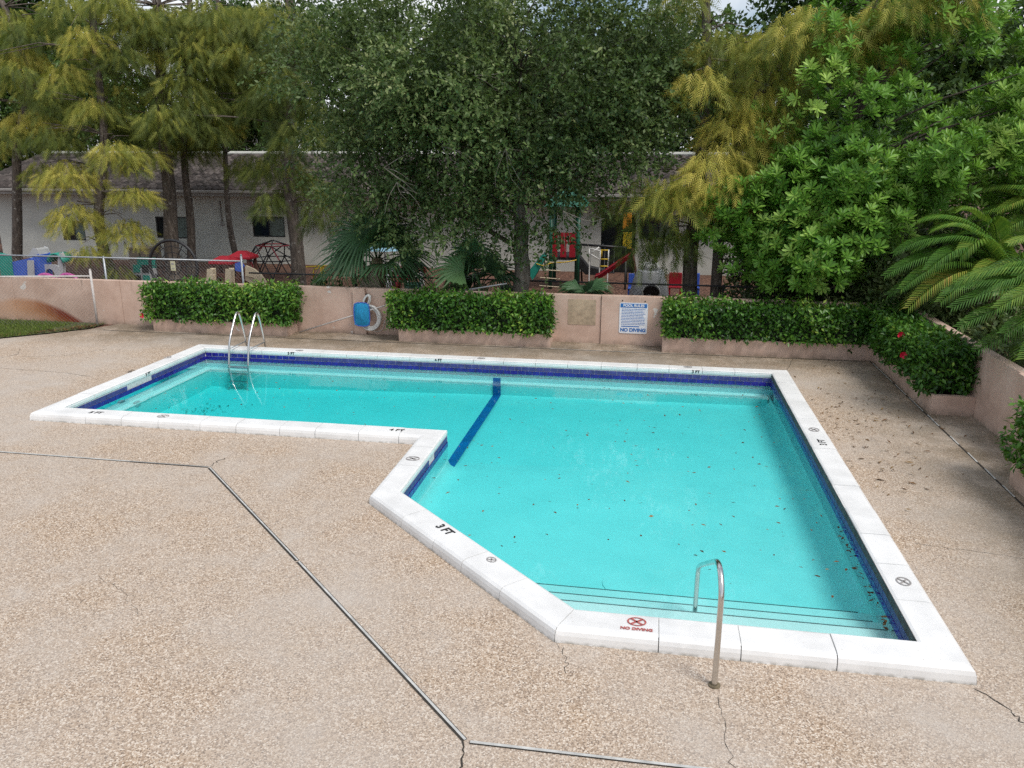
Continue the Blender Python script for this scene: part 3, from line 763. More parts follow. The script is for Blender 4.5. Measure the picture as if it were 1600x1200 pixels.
cypress('thick mottled cypress trunk standing behind the round black net frame', [(275,455),(268,380),(262,300),(258,220),(252,120),(245,-60)],
        [(215,10,110,62,.5),(275,110,100,60,.35),(250,160,90,50,.4),(215,60,70,40,.6),(300,60,90,60,.4),(230,230,60,30,.6),(180,-10,90,50,.55),(260,5,100,60,.45),(320,-5,90,60,.35)], .30, 26.2, 24, 1.5, .3)
cypress('second cypress trunk close behind the thick mottled one', [(300,440),(298,340),(290,260),(288,150),(300,-60)],
        [(335,178,75,36,.7),(330,30,80,50,.5),(310,130,70,45,.4),(350,90,70,50,.35),(380,10,100,60,.35)], .17, 27.0, 12, 1.2, .25)
cypress('thin bent cypress trunk between the red-roofed playhouse and climbing dome', [(378,430),(365,385),(356,320),(350,230),(336,120),(335,-40)],
        [(345,165,70,40,.5),(385,240,70,40,.3),(370,60,80,60,.3),(410,0,110,60,.3),(420,60,80,50,.25)], .13, 28.2, 12, 1.2, .2)
cypress('stout cypress trunk in front of the climbing dome', [(468,455),(462,380),(452,310),(450,240),(455,120),(450,-40)],
        [(430,240,110,55,.3),(480,270,110,60,.25),(500,310,70,60,.15),(420,300,60,40,.2),(470,180,100,60,.2),(460,20,110,60,.25),(440,100,90,60,.25)], .26, 25.5, 16, 1.2, .15)
cypress('golden-tipped cypress standing between the oak and the glossy tree', [(1082,470),(1080,400),(1085,330),(1095,240),(1105,120),(1100,-60)],
        [(1100,100,85,55,.8),(1155,160,115,80,.95),(1125,225,115,80,.95),(1050,268,95,70,.65),(1085,275,115,60,.9),(1140,282,75,45,1.0),(1180,130,80,60,.85),(1225,110,60,110,.7),(1200,60,100,70,.5),(1130,40,100,60,.5),
         (1000,330,60,90,.15),(1040,340,60,80,.12),(1010,270,70,60,.35),(960,300,50,50,.2),(1180,210,60,60,.75),(1060,350,70,50,.3)], .21, 20.2, 18, .9, .45)
cypress('tall cypress with a bare lower trunk reaching over the glossy tree', [(1118,460),(1122,380),(1130,300),(1180,150),(1260,60),(1330,10),(1400,-60)],
        [(1270,5,150,70,.65),(1350,15,110,80,.75),(1420,-20,120,60,.6),(1220,40,90,60,.5),(1310,60,60,50,.6),(1480,-30,120,50,.6)], .15, 20.2, 6, .8, .5)

# ---- far trees behind the building
def far_tree(label, px, Y, top, w, bias=0.0, n=46, dark=None):
    o = thing('background_tree', label, 'tree'); b = at(px, 400, Y)
    c = np.array([b[0], Y, top*.62]); cs = in_ellipsoid(n, c, (w, w*.7, top*.42), .25)
    limbs((b[0],Y,-.05), (b[0],Y,top*.7), .25, list(cs[::4]), M['bark_cypress'], o, r1=.1, wob=.1)
    crown_leafy('crown', o, cs, .9+.7*rng.random(len(cs)), 18, 8, .25, M['leaf_far'], .6, bias=bias)
far_tree('dark tree behind the tiled roof over the toddler climber', 20, 36, 13, 3.6, .0, 60)
far_tree('green tree rising past the low end of the tiled roof', 110, 37, 14, 3.4, .10, 56)
far_tree('dense tree rising behind the roof ridge near the far gable', 215, 41, 11, 3.0, .05, 36)
far_tree('tall dense tree behind the roof above the climbing dome', 395, 40, 12, 3.6, .0, 60)
far_tree('shadowy tree behind the roof and the oak crown', 560, 39, 11, 4.2, -.05, 56)
far_tree('tall dark tree behind the middle of the oak crown', 760, 41, 12.5, 4.2, -.05, 56)
far_tree('dark tree behind the oak on the golden cypress side', 940, 40, 10.5, 4.2, -.05, 56)
far_tree('dark tree behind the golden cypress', 1110, 38, 11, 3.8, -.02, 60)
far_tree('deep green tree behind the glossy rosette tree', 1270, 36, 13, 3.8, -.02, 60)
far_tree('grey-green tree behind the bright leafy one', 1580, 38, 13, 3.8, .05, 40)
far_tree('dark tree in the gap beside the palms', 1430, 34, 11, 3.6, -.05, 60)

# ---- hedges
def hedge(label, polys, z0, z1, n, flowers=(), bias=0.0, tops=.0):
    """clipped hedge over one or more boxes (x0,x1,y0,y1)"""
    o = thing('hedge', label, 'hedge')
    P, Nn = [], []
    core = MB()
    for (x0,x1,y0,y1) in polys:
        core.box(x0+.2,x1-.2,y0+.2,y1-.2,z0+.02,z1-.2)
        ax = {'f':(x1-x0)*(z1-z0),'b':(x1-x0)*(z1-z0)*.3,'l':(y1-y0)*(z1-z0),'r':(y1-y0)*(z1-z0),'t':(x1-x0)*(y1-y0)}
        for k, A in ax.items():
            q = int(n*A); a, b = rng.random(q), rng.random(q)
            X = x0+(x1-x0)*a; Yv = y0+(y1-y0)*b; Z = z0+(z1-z0)*b
            if k == 'f': p, nn = np.stack([X, np.full(q,y0), Z],1), (0,-1,0)
            elif k == 'b': p, nn = np.stack([X, np.full(q,y1), Z],1), (0,1,0)
            elif k == 'l': p, nn = np.stack([np.full(q,x0), y0+(y1-y0)*a, Z],1), (-1,0,0)
            elif k == 'r': p, nn = np.stack([np.full(q,x1), y0+(y1-y0)*a, Z],1), (1,0,0)
            else: p, nn = np.stack([X, Yv, np.full(q,z1)],1), (0,0,1)
            P.append(p); Nn.append(np.tile(nn,(q,1)))
    P, Nn = np.concatenate(P), np.concatenate(Nn).astype(float)
    # uneven outline: slow bumps plus depth scatter
    bmp = .045*np.sin(P[:,0]*3.1+P[:,1]*2.3)+.035*np.sin(P[:,0]*7.3+P[:,2]*6.1+1)+.03*np.sin(P[:,1]*8.1+P[:,2]*9.0)
    P = P+Nn*(bmp-.06+rng.normal(0,.055,len(P))-.06*(rng.random(len(P))<.4))[:,None]
    q = rng.random(len(P)); F = norm(rng.normal(0,.8,P.shape)+Nn*.35-[0,0,.25]); U = norm(Nn*.8+[0,0,.75]+rng.normal(0,.45,P.shape))
    patch = .12*np.sin(P[:,0]*1.9+1)+.08*np.sin(P[:,0]*4.7+P[:,2]*4)
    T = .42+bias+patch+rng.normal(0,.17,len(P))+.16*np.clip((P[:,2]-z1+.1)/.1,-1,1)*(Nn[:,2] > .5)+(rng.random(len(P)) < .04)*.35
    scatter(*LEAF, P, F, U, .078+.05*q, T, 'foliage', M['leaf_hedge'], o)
    core.build('branch_core', paint('hedge_twig', (.012,.022,.008), .95, .3, 20), o)
    for (x,y,z) in flowers:
        mb = MB()
        for i in range(5):
            a = i*1.2566; d = np.array([math.cos(a), -.35, math.sin(a)]); s = np.array([-math.sin(a), 0, math.cos(a)]); c = np.array([x,y,z])
            mb.poly([c, c+d*.032+s*.03, c+d*.062+s*.022+[0,-.015,0], c+d*.062-s*.022+[0,-.015,0], c+d*.032-s*.03])
        mb.tube([(x,y,z),(x,y-.08,z+.01)], .006, 5)
        mb.build('flower', M['flower'], o)
hedge('clipped hedge behind the pool ladder with a red bloom at its end', [(-12.36,-8.46,17.74,18.46)], .30, 1.19, 800, [(-12.36,17.72,.42)], .06)
hedge('clipped hedge between the coiled hose and the tan wall patch', [(-6.05,-2.16,17.74,18.46)], .30, 1.15, 800, [], -.02)
hedge('L-shaped clipped hedge filling the wall corner, dotted with red hibiscus', [(.36,4.70,17.74,18.46),(4.66,5.5,14.1,18.45)], .36, 1.16, 800, [(4.60,15.05,.80),(4.68,15.6,1.06)], -.02)
hedge('hedge on the side wall planter past the bare wall stretch', [(4.86,5.5,4.6,11.15)], .36, 1.16, 760, [], .12)

# ---- fan palms behind the wall
def fan_leaf(mb_acc, hub, d, up, rad, droop=.5, nseg=30, tint=.4, spread=190):
    d = norm(np.array(d, float)); s = norm(np.cross(d, up)); w = np.cross(s, d)
    Vv, Ff, Tt = mb_acc; da = R(spread)/(nseg-1)
    for i in range(nseg):
        a = (i/(nseg-1)-.5)*R(spread); dr = norm(d*math.cos(a)+s*math.sin(a)+w*(.25*abs(math.sin(a))))
        side = norm(np.cross(w, dr))+w*(.35 if i % 2 else -.35); ln = rad*(.78+.22*math.cos(a))*(.9+.16*rng.random()); b = len(Vv)
        tn = tint+rng.normal(0,.05)
        for u in (.0,.3,.5,.75,1.0):
            c = np.array(hub)+dr*ln*u-np.array([0,0,1])*ln*droop*max(0,u-.3)**2*(1.2+.4*rng.random())
            ww = (.006+ln*u*da*.52) if u <= .31 else {.5:.026,.75:.017,1.0:.003}[u]
            Vv += [c-side*ww, c+side*ww]
        for q in range(b, len(Vv)):
            if Vv[q][2] < 1.22 and Vv[q][1] < 18.74: Vv[q] = np.array([Vv[q][0], 18.74, Vv[q][2]])
        for k in range(4): Ff.append((b+2*k, b+2*k+1, b+2*k+3, b+2*k+2))
        Tt += [tn]*10
def mesh_tint(name, Vv, Ff, Tt, mat, parent):
    me = bpy.data.meshes.new(name); me.from_pydata([tuple(v) for v in Vv], [], Ff); me.update()
    a = me.attributes.new('tint','FLOAT','POINT'); a.data.foreach_set('value', np.clip(np.array(Tt,np.float32),0,1))
    return mk(name, me, mat, parent)
def fan_palm(label, base, stem_h, leaves, rad, stalk, dead=0, special=()):
    o = thing('fan_palm', label, 'palm'); base = np.array(base, float); crown = base+[0,0,stem_h]
    st = MB().tube([base-[0,0,.05], crown+[0,0,.1]], [.17,.14], 10)
    for i in range(18): a = i*2.4; z = stem_h*(i+1)/19; st.obox(base+[.16*math.cos(a), .16*math.sin(a), z], (.02,0,0), (0,.02,0), (.04*math.cos(a),.04*math.sin(a),.10))
    st.build('stem', M['bark_palm'], o)
    specs = []
    for i in range(leaves):
        az = i*2.4+rng.normal(0,.2); el = R(70-100*i/leaves)
        d = np.array([math.cos(az)*math.cos(el), math.sin(az)*math.cos(el), math.sin(el)]); specs.append((crown+d*stalk*(.8+.4*rng.random()), d, rad*(.85+.3*rng.random()), .35+rng.normal(0,.12), .75, False))
    for (px, py, Y, r_, dx, dy, dz, tint) in special: specs.append((at(px,py,Y), norm(np.array([dx,dy,dz])), r_, tint, .6, True))
    for hub, d, r_, tint, dr, facing in specs:
        MB().tube(smoothpts([crown, crown*.5+hub*.5+[0,0,.08], hub],1), .014, 5).build('leaf_stalk', M['leaf_areca'], o)
        acc = ([],[],[]); up = np.array([-.1,-.75,.65]) if facing else norm(np.array([0,-.45,1.0])+rng.normal(0,.25,3)); fan_leaf(acc, hub, d, up, r_, dr, 30, tint)
        mesh_tint('fan_leaf', *acc, M['leaf_fan'], o)
    for i in range(dead):
        acc = ([],[],[]); a = rng.random()*6.28
        fan_leaf(acc, crown+[.12*math.cos(a),-.15,-.1], (math.cos(a)*.3,-.2,-1), np.array([0,-1,0]), .9, .1, 9, .9, 40)
        mesh_tint('dead_leaf', *acc, M['dead_frond'], o)
b = at(592, 470, 19.6)
fan_palm('dark fan palm spreading beside the yellow play bar', (b[0],19.6,0), 1.65, 15, 1.15, .62, 3, [(575,365,19.2,1.3,-.9,-.35,.15,.45),(560,392,19.0,1.25,-.9,-.3,-.15,.4),(605,360,19.3,1.2,.2,-.5,.6,.4)])
b = at(752, 470, 19.6)
fan_palm('fan palm with a bright open leaf beside the oak trunk', (b[0],19.6,0), 1.05, 11, .95, .5, 4, [(724,424,18.75,1.05,-.85,-.3,.1,.95),(738,395,19.2,.9,-.2,-.4,.8,.5)])
b = at(918, 470, 18.95)
fan_palm('small fan palm spilling over the wall by the tan patch', (b[0],18.98,0), .95, 4, .55, .2, 0, [(905,452,18.75,.62,-.75,-.5,-.15,.6),(925,450,18.75,.62,.75,-.5,-.1,.55)])

# ---- feathery palms on the right
def areca(label, base, hub, fronds, stems=5):
    o = thing('areca_palm', label, 'palm'); base = np.array(base, float); hub = np.array(hub, float)
    for i in range(stems):
        a = i*2*math.pi/stems; d = np.array([math.cos(a),math.sin(a),0])*.22
        MB().tube(smoothpts([base+d-[0,0,.05], base*.5+hub*.5+d*1.3, hub+d*1.4],1), .035, 7).build('stem', M['bark_palm'], o)
    for (px, py, Y, bow, tint) in fronds:
        tip = at(px, py, Y); a = rng.random()*6.28; st = hub+np.array([math.cos(a),math.sin(a),0])*.25+[0,0,-.15]
        mid = st*.45+tip*.55+np.array([0,0,bow]); n = 26
        ts = np.linspace(0,1,n); C_ = np.array([(1-t)**2*st+2*t*(1-t)*mid+t*t*tip for t in ts])
        rach = MB().tube(list(C_[::2]), np.linspace(.016,.004,len(C_[::2])), 5).build('leaf_stalk', M['leaf_areca'], o)
        Vv, Ff, Tt = [], [], []
        T = np.gradient(C_, axis=0)
        for k in range(4, n):
            for sub in (0,.5):
                p = C_[k]-T[k]*sub; t = norm(T[k]); s = norm(np.cross(t, [0,0,1])); u = np.cross(s, t)
                for sg in (-1,1):
                    ln = .50*math.sin(math.pi*min(.96,(.12+.88*k/n)))**.6+.06; dr = norm(t*.75+s*sg*.85+u*.35)
                    q = len(Vv); w = t*.017
                    e1 = p+dr*ln*.5; e2 = p+dr*ln-np.array([0,0,1])*ln*.38
                    Vv += [p-w*.5,p+w*.5,e1-w,e1+w,e2]; Ff += [(q,q+1,q+3,q+2),(q+2,q+3,q+4)]; Tt += [tint+rng.normal(0,.07)]*5
        mesh_tint('frond', Vv, Ff, Tt, M['leaf_areca'], o)
areca('feathery palm clump behind the hedge corner with yellowing fronds', (7.1,17.4,0), (7.1,17.3,1.9),
      [(1385,430,16.6,.9,.35),(1400,395,17.0,1.0,.3),(1420,480,16.2,.9,.8),(1470,470,16.0,.8,.5),(1440,345,17.4,.9,.5),(1500,330,17.6,.8,.6),(1545,350,17.4,.8,.5),(1580,420,17,.8,.5),(1520,440,16.3,.8,.7),(1390,460,16.8,.7,.25),(1480,380,17.5,1.,.45),(1450,420,16.4,1.0,.4),(1560,460,16.4,.6,.6),(1410,450,16.4,.9,.5),(1430,390,17.0,1.0,.4),(1460,360,17.2,.9,.55),(1500,400,16.6,1.0,.6),(1400,425,17.2,1.0,.25)])
areca('feathery palm clump leaning over the bare wall stretch', (7.3,14.3,0), (7.3,14.2,1.8),
      [(1490,480,13.6,.8,.3),(1500,510,13.4,.7,.35),(1590,430,13.8,.8,.45),(1570,520,13.0,.6,.3),(1600,560,12.8,.6,.5),(1540,430,14.2,.9,.5),(1580,380,14.2,.8,.7),(1530,545,13.2,.5,.2),(1500,440,14.0,.9,.55),(1560,480,13.2,.8,.6),(1610,510,12.6,.8,.45),(1590,470,13.4,.9,.75),(1480,455,14.0,.7,.3),(1640,470,13,.8,.4),(1520,465,13.8,.9,.4)])
areca('tall feathery palm with bright crown rising behind the other palms', (9.2,19.3,0), (9.2,19.2,2.9),
      [(1530,300,18.9,.7,.6),(1560,330,18.6,.8,.7),(1600,320,18.8,.8,.6),(1510,345,18.8,.8,.5),(1580,380,18.3,.7,.55),(1620,360,18.4,.7,.5),(1545,375,18.2,.7,.6),(1500,300,19.2,.6,.65)])

# ---- low shrubs along the playground fence
def shrub(label, px, py, Y, r, n=5):
    o = thing('shrub', label, 'shrub'); b = at(px, py, Y); cs = np.array([[b[0],Y,r*.7]])+rng.normal(0,r*.45,(n,3))*[1.2,.5,.5]; cs[:,2] = np.clip(cs[:,2],.15,3.6)
    limbs((b[0],Y,-.04),(b[0],Y,r*.8),.03,list(cs),M['bark_cypress'],o,limb_r=.015,wob=.02,seg=4,side=5)
    crown_leafy('foliage', o, cs, np.full(n,r*.6), 55, 8, .12, M['leaf_oak'], .25)
shrub('dark leafy shrub at the foot of the stout cypress', 490, 430, 19.9, .75)
shrub('low shrub under the yellow play bar', 530, 430, 19.8, .8)
shrub('dark shrub at the foot of the glossy tree', 1190, 440, 20.3, .9, 6)
shrub('shadowed shrub behind the hedge corner', 1350, 440, 19.5, .9, 6)
shrub('wide dark shrub under the glossy tree near the yellow bumper', 1240, 430, 22.8, 1.5, 12)
shrub('dark shrub deep under the glossy tree', 1330, 430, 22.4, 1.6, 12)
shrub('tall shrub closing the view between glossy tree and palms', 1410, 400, 24.5, 2.3, 16)
shrub('dense shrub under the feathery palm clump at the hedge corner', 1400, 460, 18.6, 1.2, 9)
shrub('dense shrub behind the feathery palms along the side wall', 1520, 470, 17.6, 1.4, 10)
shrub('dark tall shrub filling the gap behind the palms', 1460, 420, 20.5, 1.7, 12)
shrub('broad dark shrub below the bright leafy tree', 1570, 420, 19.5, 1.8, 12)
shrub('leafy shrub beside the bare wall stretch', 1590, 520, 14.6, 1.0, 8)
shrub('bushy shrub behind the side wall below the palms', 1470, 500, 16.8, .8, 6)

# ---- grass patch by the rusty wall
gpoly = [(-13.95,18.46),(-13.98,17.85),(-14.5,17.2),(-15.3,16.45),(-17,15.7),(-24,14.5),(-24,18.46)]
MBg = MB().poly([(x,y,.012) for x,y in gpoly][::-1]); gs = tag(MBg.build('lawn_soil', paint('lawn_soil',(.07,.075,.03),.95,.4,9)), kind='structure')
n = 26000; gx = -20+6.1*rng.random(n); gy = 15+3.4*rng.random(n)
edge = np.interp(gx, [-24,-17,-15.3,-14.5,-13.98], [14.5,15.7,16.45,17.2,17.85]); k = (gy > edge+.03*rng.normal(size=n)) & ~((gx > -14.8) & (rng.random(n) < .85)) & ~((gy > 18.2) & (rng.random(n) < .7)); gx, gy = gx[k], gy[k]; n = len(gx)
tag(scatter([(0,-.09,0),(0,.09,0),(1,0,.0)], [(0,1,2)], np.stack([gx,gy,np.full(n,.012)],1), norm(rng.normal(0,.45,(n,3))+[0,0,1]), rng.normal(size=(n,3)), .05+.05*rng.random(n), .45+rng.normal(0,.2,n), 'grass', M['grass']), 'short ragged grass growing below the rust-stained wall', 'grass', kind='stuff')
# ---- fallen leaves: on the deck, in the pool, and along the wall foot
def litter(name, label, P, size, tmpl=LEAF, tone=.4):
    n = len(P); a = rng.random(n)*6.28
    F = np.stack([np.cos(a),np.sin(a),rng.normal(0,.12,n)],1); U = np.array([0,0,1.0])+rng.normal(0,.25,(n,3))
    tag(scatter(*tmpl, P, F, U, size*(.6+.8*rng.random(n)), tone+rng.normal(0,.3,n), name, M['leaf_dead']), label, 'leaves', kind='stuff')
n = 260; Pd = np.array([gp(1330+rng.normal(0,75)+(0), 680+rng.normal(0,55), .012) for _ in range(n)])
Pd = Pd[(Pd[:,0] > 2.95) & (Pd[:,0] < 5.4)]
litter('fallen_leaves', 'brown fallen leaves scattered on the deck beside the right coping', Pd, .10, ([(0,0,0),(.5,.11,.04),(1,0,0),(.5,-.11,.04)], [(0,2,1),(0,3,2)]), .62)
n = 420; q = np.stack([-14.0-2.2*rng.random(n)**1.5, np.zeros(n), np.full(n,.03)],1); q[:,1] = np.interp(q[:,0],[-17,-15.3,-14.5,-13.98],[15.8,16.55,17.3,17.9])+rng.random(n)**1.5*np.interp(q[:,0],[-16,-14],[.25,.55])
litter('leaf_litter', 'dry leaf litter where the grass meets the fence post', q, .07)
P = []
while len(P) < 170:
    x, y = rng.uniform(-3.0,2.4), rng.uniform(7.7,15.2)
    if x > diag_x(y)+.1 and rng.random() < .35+.2*(x+3)/5: P.append((x,y,WZ+.003))
for _ in range(60): P.append((2.45-abs(rng.normal(0,.02)), rng.uniform(6.7,9.5), WZ+.004))
for _ in range(50): P.append((rng.uniform(1.6,2.45), 6.66+abs(rng.normal(0,.02)), WZ+.004))
for _ in range(45): P.append((rng.normal(-8.6,.35), rng.normal(14.0,.22), floor_z(-8.6)+.02))
for _ in range(60): P.append((rng.uniform(-9,-3), rng.uniform(11.6,15), WZ+.003))
litter('floating_leaves', 'small brown leaves floating on the pool water', np.array(P), .055)
# ================================================================ OBJECTS
# ---- sign on the wall
sg = thing('pool_rules_sign', 'white and blue pool rules sign screwed to the pink wall', 'sign')
SY = 18.47-.012
a = at(968.5, 472.5, SY); b = at(1010.5, 522, SY); sx0, sx1, sz1, sz0 = a[0], b[0], a[2], b[2]; cx = (sx0+sx1)/2; sw = sx1-sx0; sh = sz1-sz0
def rrect(x0,x1,z0,z1,r,y):
    pts = []
    for cx_,cz_,a0 in ((x1-r,z1-r,0),(x0+r,z1-r,90),(x0+r,z0+r,180),(x1-r,z0+r,270)):
        for k in range(4): w = R(a0+30*k); pts.append((cx_+r*math.cos(w), y, cz_+r*math.sin(w)))
    return pts
def plate(x0,x1,z0,z1,r,y0,y1):
    f, bk = rrect(x0,x1,z0,z1,r,y0), rrect(x0,x1,z0,z1,r,y1); mb = MB(); n = len(f); mb.v = f+bk
    mb.f = [tuple(range(n)), tuple(range(2*n-1,n-1,-1))]+[(i,(i+1)%n,n+(i+1)%n,n+i) for i in range(n)]; return mb
plate(sx0,sx1,sz0,sz1,.04,SY,SY+.006).build('board', M['signwhite'], sg)
plate(sx0+.02,sx1-.02,sz1-.115,sz1-.02,.015,SY-.003,SY-.0005).build('header', M['signblue'], sg)
text_mesh('POOL RULES', .085, M['signwhite'], 'lettering', sg, (cx,SY-.005,sz1-.068), (1,0,0), (0,0,1), .001, .003)
t_ = text_mesh('NO DIVING', .112, M['signblue'], 'lettering', sg, (cx,SY-.003,sz0+.08), (1,0,0), (0,0,1), .001, .005)
for k in range(11):
    z = sz1-.15-k*.036; x = sx0+.05; end = sx1-.05-(.2*rng.random() if k % 3 else .02)*sw*.5
    mb = MB()
    while x < end:
        w = .015+.03*rng.random(); mb.box(x,min(x+w,end),SY-.002,SY-.0005,z-.007,z+.007); x += w+.008
    mb.build('rule_line', M['signblue'], sg)
MB().box(sx0+.05,sx1-.18,SY-.002,SY-.0005,sz0+.155,sz0+.178).build('rule_line', M['signblue'], sg)
for x in (sx0+.06, sx1-.07):
    MB().box(x-.012,x+.012,18.46,18.47,sz1+.03,sz1+.055).build('screw', M['crack'], sg)

# ---- vacuum hose, skimmer net and poles on the wall
ho = thing('coiled_hose', 'white pool vacuum hose coiled and hung on the wall', 'hose')
hc = at(579, 496, 18.42); rr_ = .27
for k in range(4):
    pts = [(hc[0]+(rr_-.035*(k%3))*math.cos(w)*1.0, 18.40-.035*(k%2)-.02*(k//2), hc[2]+(rr_*1.12-.035*(k%3))*math.sin(w)) for w in np.linspace(0,2*math.pi,28)]
    MB().tube(pts, .021, 8, False).build('coil', M['hose'], ho, True)
hc2 = at(573, 470, 18.40)
for k in range(2):
    pts = [(hc2[0]+(.085-.02*k)*math.cos(w)+.05*math.sin(w), 18.40-.03*k, hc2[2]+(.15-.02*k)*math.sin(w)) for w in np.linspace(0,2*math.pi,20)]
    MB().tube(pts, .02, 8, False).build('coil', M['hose'], ho, True)
tl = at(590, 512, 18.46); MB().tube(smoothpts([(tl[0]+.2,18.45,tl[2]+.2),(tl[0]+.12,18.45,tl[2]-.1),(tl[0]-.2,18.45,tl[2]-.08),(tl[0]-.35,18.45,tl[2]+.08)],2), .007, 6).build('cord', M['hose'], ho, True)
MB().tube([(hc2[0],18.5,hc2[2]+.16),(hc2[0],18.34,hc2[2]+.17)], .012, 6).build('hook', M['darkmetal'], ho)
sk = thing('leaf_skimmer', 'blue leaf skimmer net on a long aluminium pole leaning on the wall', 'skimmer')
e0 = at(468, 524, 18.3); e0[2] = .02; e1 = at(606, 476, 18.36)
MB().tube([e0, e1], .018, 8).build('pole', M['whitegalv'], sk, True)
nc = at(566, 491, 18.30); fr = []
for w in np.linspace(0,2*math.pi,25): 
    ca, sa = math.cos(w), math.sin(w); fr.append((nc[0]+.20*np.sign(ca)*abs(ca)**.5, 18.27, nc[2]+.29*np.sign(sa)*abs(sa)**.5))
MB().tube(fr, .012, 6, False).build('rim', M['blue'], sk, True)
nb = MB(); gx_, gz_ = 9, 12
for i in range(gz_+1):
    for j in range(gx_+1):
        u, v = j/gx_*2-1, i/gz_*2-1; nb.v.append((nc[0]+.195*u, 18.27-.075*(1-u*u)*(1-v*v)+rng.normal(0,.006), nc[2]+.285*v*(1-.08*u*u)))
for i in range(gz_):
    for j in range(gx_): q = i*(gx_+1)+j; nb.f.append((q,q+1,q+gx_+2,q+gx_+1))
nb.build('net', M['net'], sk, True)
for pa, pb, lab in (((715,455),(792,443),'grey pole lying along the wall top above the second hedge'),((712,458),(760,448),'shorter grey pole lying crosswise on the wall top')):
    A, B = at(*pa, 18.55), at(*pb, 18.62)
    o = thing('cleaning_pole', lab, 'pole'); MB().tube([A,B], .018, 8).build('tube', M['galv'], o, True); MB().tube([A-(B-A)*.02, A+(B-A)*.05], .021, 8).build('grip', M['darkmetal'], o)

# ---- chain-link fences
def chain(name, label, A, B, h, z0, posts, rail, wire, step=.06, wr=.0019):
    A, B = np.array(A,float), np.array(B,float); Ld = np.linalg.norm(B-A); t = (B-A)/Ld
    o = thing(name, label, 'fence')
    MB().tube([(*A,z0+h),(*B,z0+h)], .022, 8).build('rail', rail, o, True)
    for s, ph in posts:
        p = A+t*s; MB().tube([(*p,-.05),(*p,z0+ph)], .03, 10).build('post', rail, o, True)
        MB().tube([(*p,z0+ph),(*p,z0+ph+.025)], [.034,.018], 10).build('post_cap', rail, o, True)
    mb = MB()
    for sgn in (1,-1):
        s = -h
        while s < Ld+h:
            a0, a1 = max(0,s if sgn > 0 else s-h), min(Ld, s+h if sgn > 0 else s)
            if a1 > a0+.01:
                za = (a0-s) if sgn > 0 else (s-a0); zb = (a1-s) if sgn > 0 else (s-a1)
                if 0 <= za <= h+1e-6 and 0 <= zb <= h+1e-6:
                    mb.tube([(*(A+t*a0), z0+za),(*(A+t*a1), z0+zb)], wr, 3, False)
            s += step*1.414
    tag(mb.build('wire_mesh', wire, o), kind='stuff')
    return o
chain('chain_link_fence', 'pale chain-link fence with leaning end post before the rust-stained wall', (-20.5,16.7), (-14.02,18.22), 1.26, .02, [(6.65,1.42),(3.0,1.3),(.1,1.3)], M['whitegalv'], M['wire'], .066, .0014)
chain('chain_link_fence', 'tall grey chain-link fence dividing the playground from the wall', (-24,19.7), (-10.62,19.7), 1.56, 0, [(2,1.58),(5.4,1.58),(9.3,1.58),(13.35,1.72)], M['galv'], M['wire'], .07, .0022)
chain('chain_link_fence', 'low dark chain-link fence with thin rail behind the wall', (-10.6,19.95), (12,19.95), 1.22, 0, [(k,1.24) for k in (3.0,6.2,9.2,12.4,15.2,18.3,21)], M['darkmetal'], M['darkmetal'], .065, .002)
ps = thing('fence_notice', 'small yellowed notice wired to the tall chain-link fence', 'sign')
a = at(266,408,19.66); b = at(275,423,19.66)
MB().box(a[0],b[0],19.65,19.662,b[2],a[2]).build('board', paint('yellowed_card',(.52,.50,.33),.7,.2,20), ps)
MB().box(a[0]+.03,b[0]-.04,19.646,19.6495,a[2]-.09,a[2]-.04).build('printed_mark', M['grey_stencil'], ps)
MB().box(a[0]+.03,b[0]-.03,19.646,19.6495,b[2]+.05,b[2]+.07).build('printed_mark', M['grey_stencil'], ps)

# ---- building with tiled roof
bl = thing('playschool_building', 'long low cream building with dark barrel-tile roof behind the playground', 'building')
BY = 31.0; BX0, BX1 = -28.0, 9.0; EZ = 2.72
WINS = [(at(242,338,BY), at(300,373,BY)), (at(393,338,BY), at(446,371,BY)), (at(95,345,BY), at(135,376,BY)), (at(560,345,BY), at(600,372,BY)), (at(1000,335,BY), at(1060,375,BY))]
DOOR = (at(940,335,BY), at(990,440,BY))
ops = sorted([(min(a[0],b[0]),max(a[0],b[0]),b[2],a[2]) for a,b in WINS]+[(DOOR[0][0],DOOR[1][0],0,DOOR[0][2])])
mb = MB(); x = BX0
for (x0,x1,z0,z1) in ops:
    mb.box(x,x0,BY,BY+.2,-.05,EZ+.2); mb.box(x0,x1,BY,BY+.2,z1,EZ+.2)
    if z0 > 0: mb.box(x0,x1,BY,BY+.2,-.05,z0)
    x = x1
mb.box(x,BX1,BY,BY+.2,-.05,EZ+.2); mb.box(BX0,BX0+.2,BY+.2,BY+8,-.05,EZ+.2); mb.box(BX1-.2,BX1,BY+.2,BY+8,-.05,EZ+.2)
mb.build('wall', M['wall_bld'], bl)
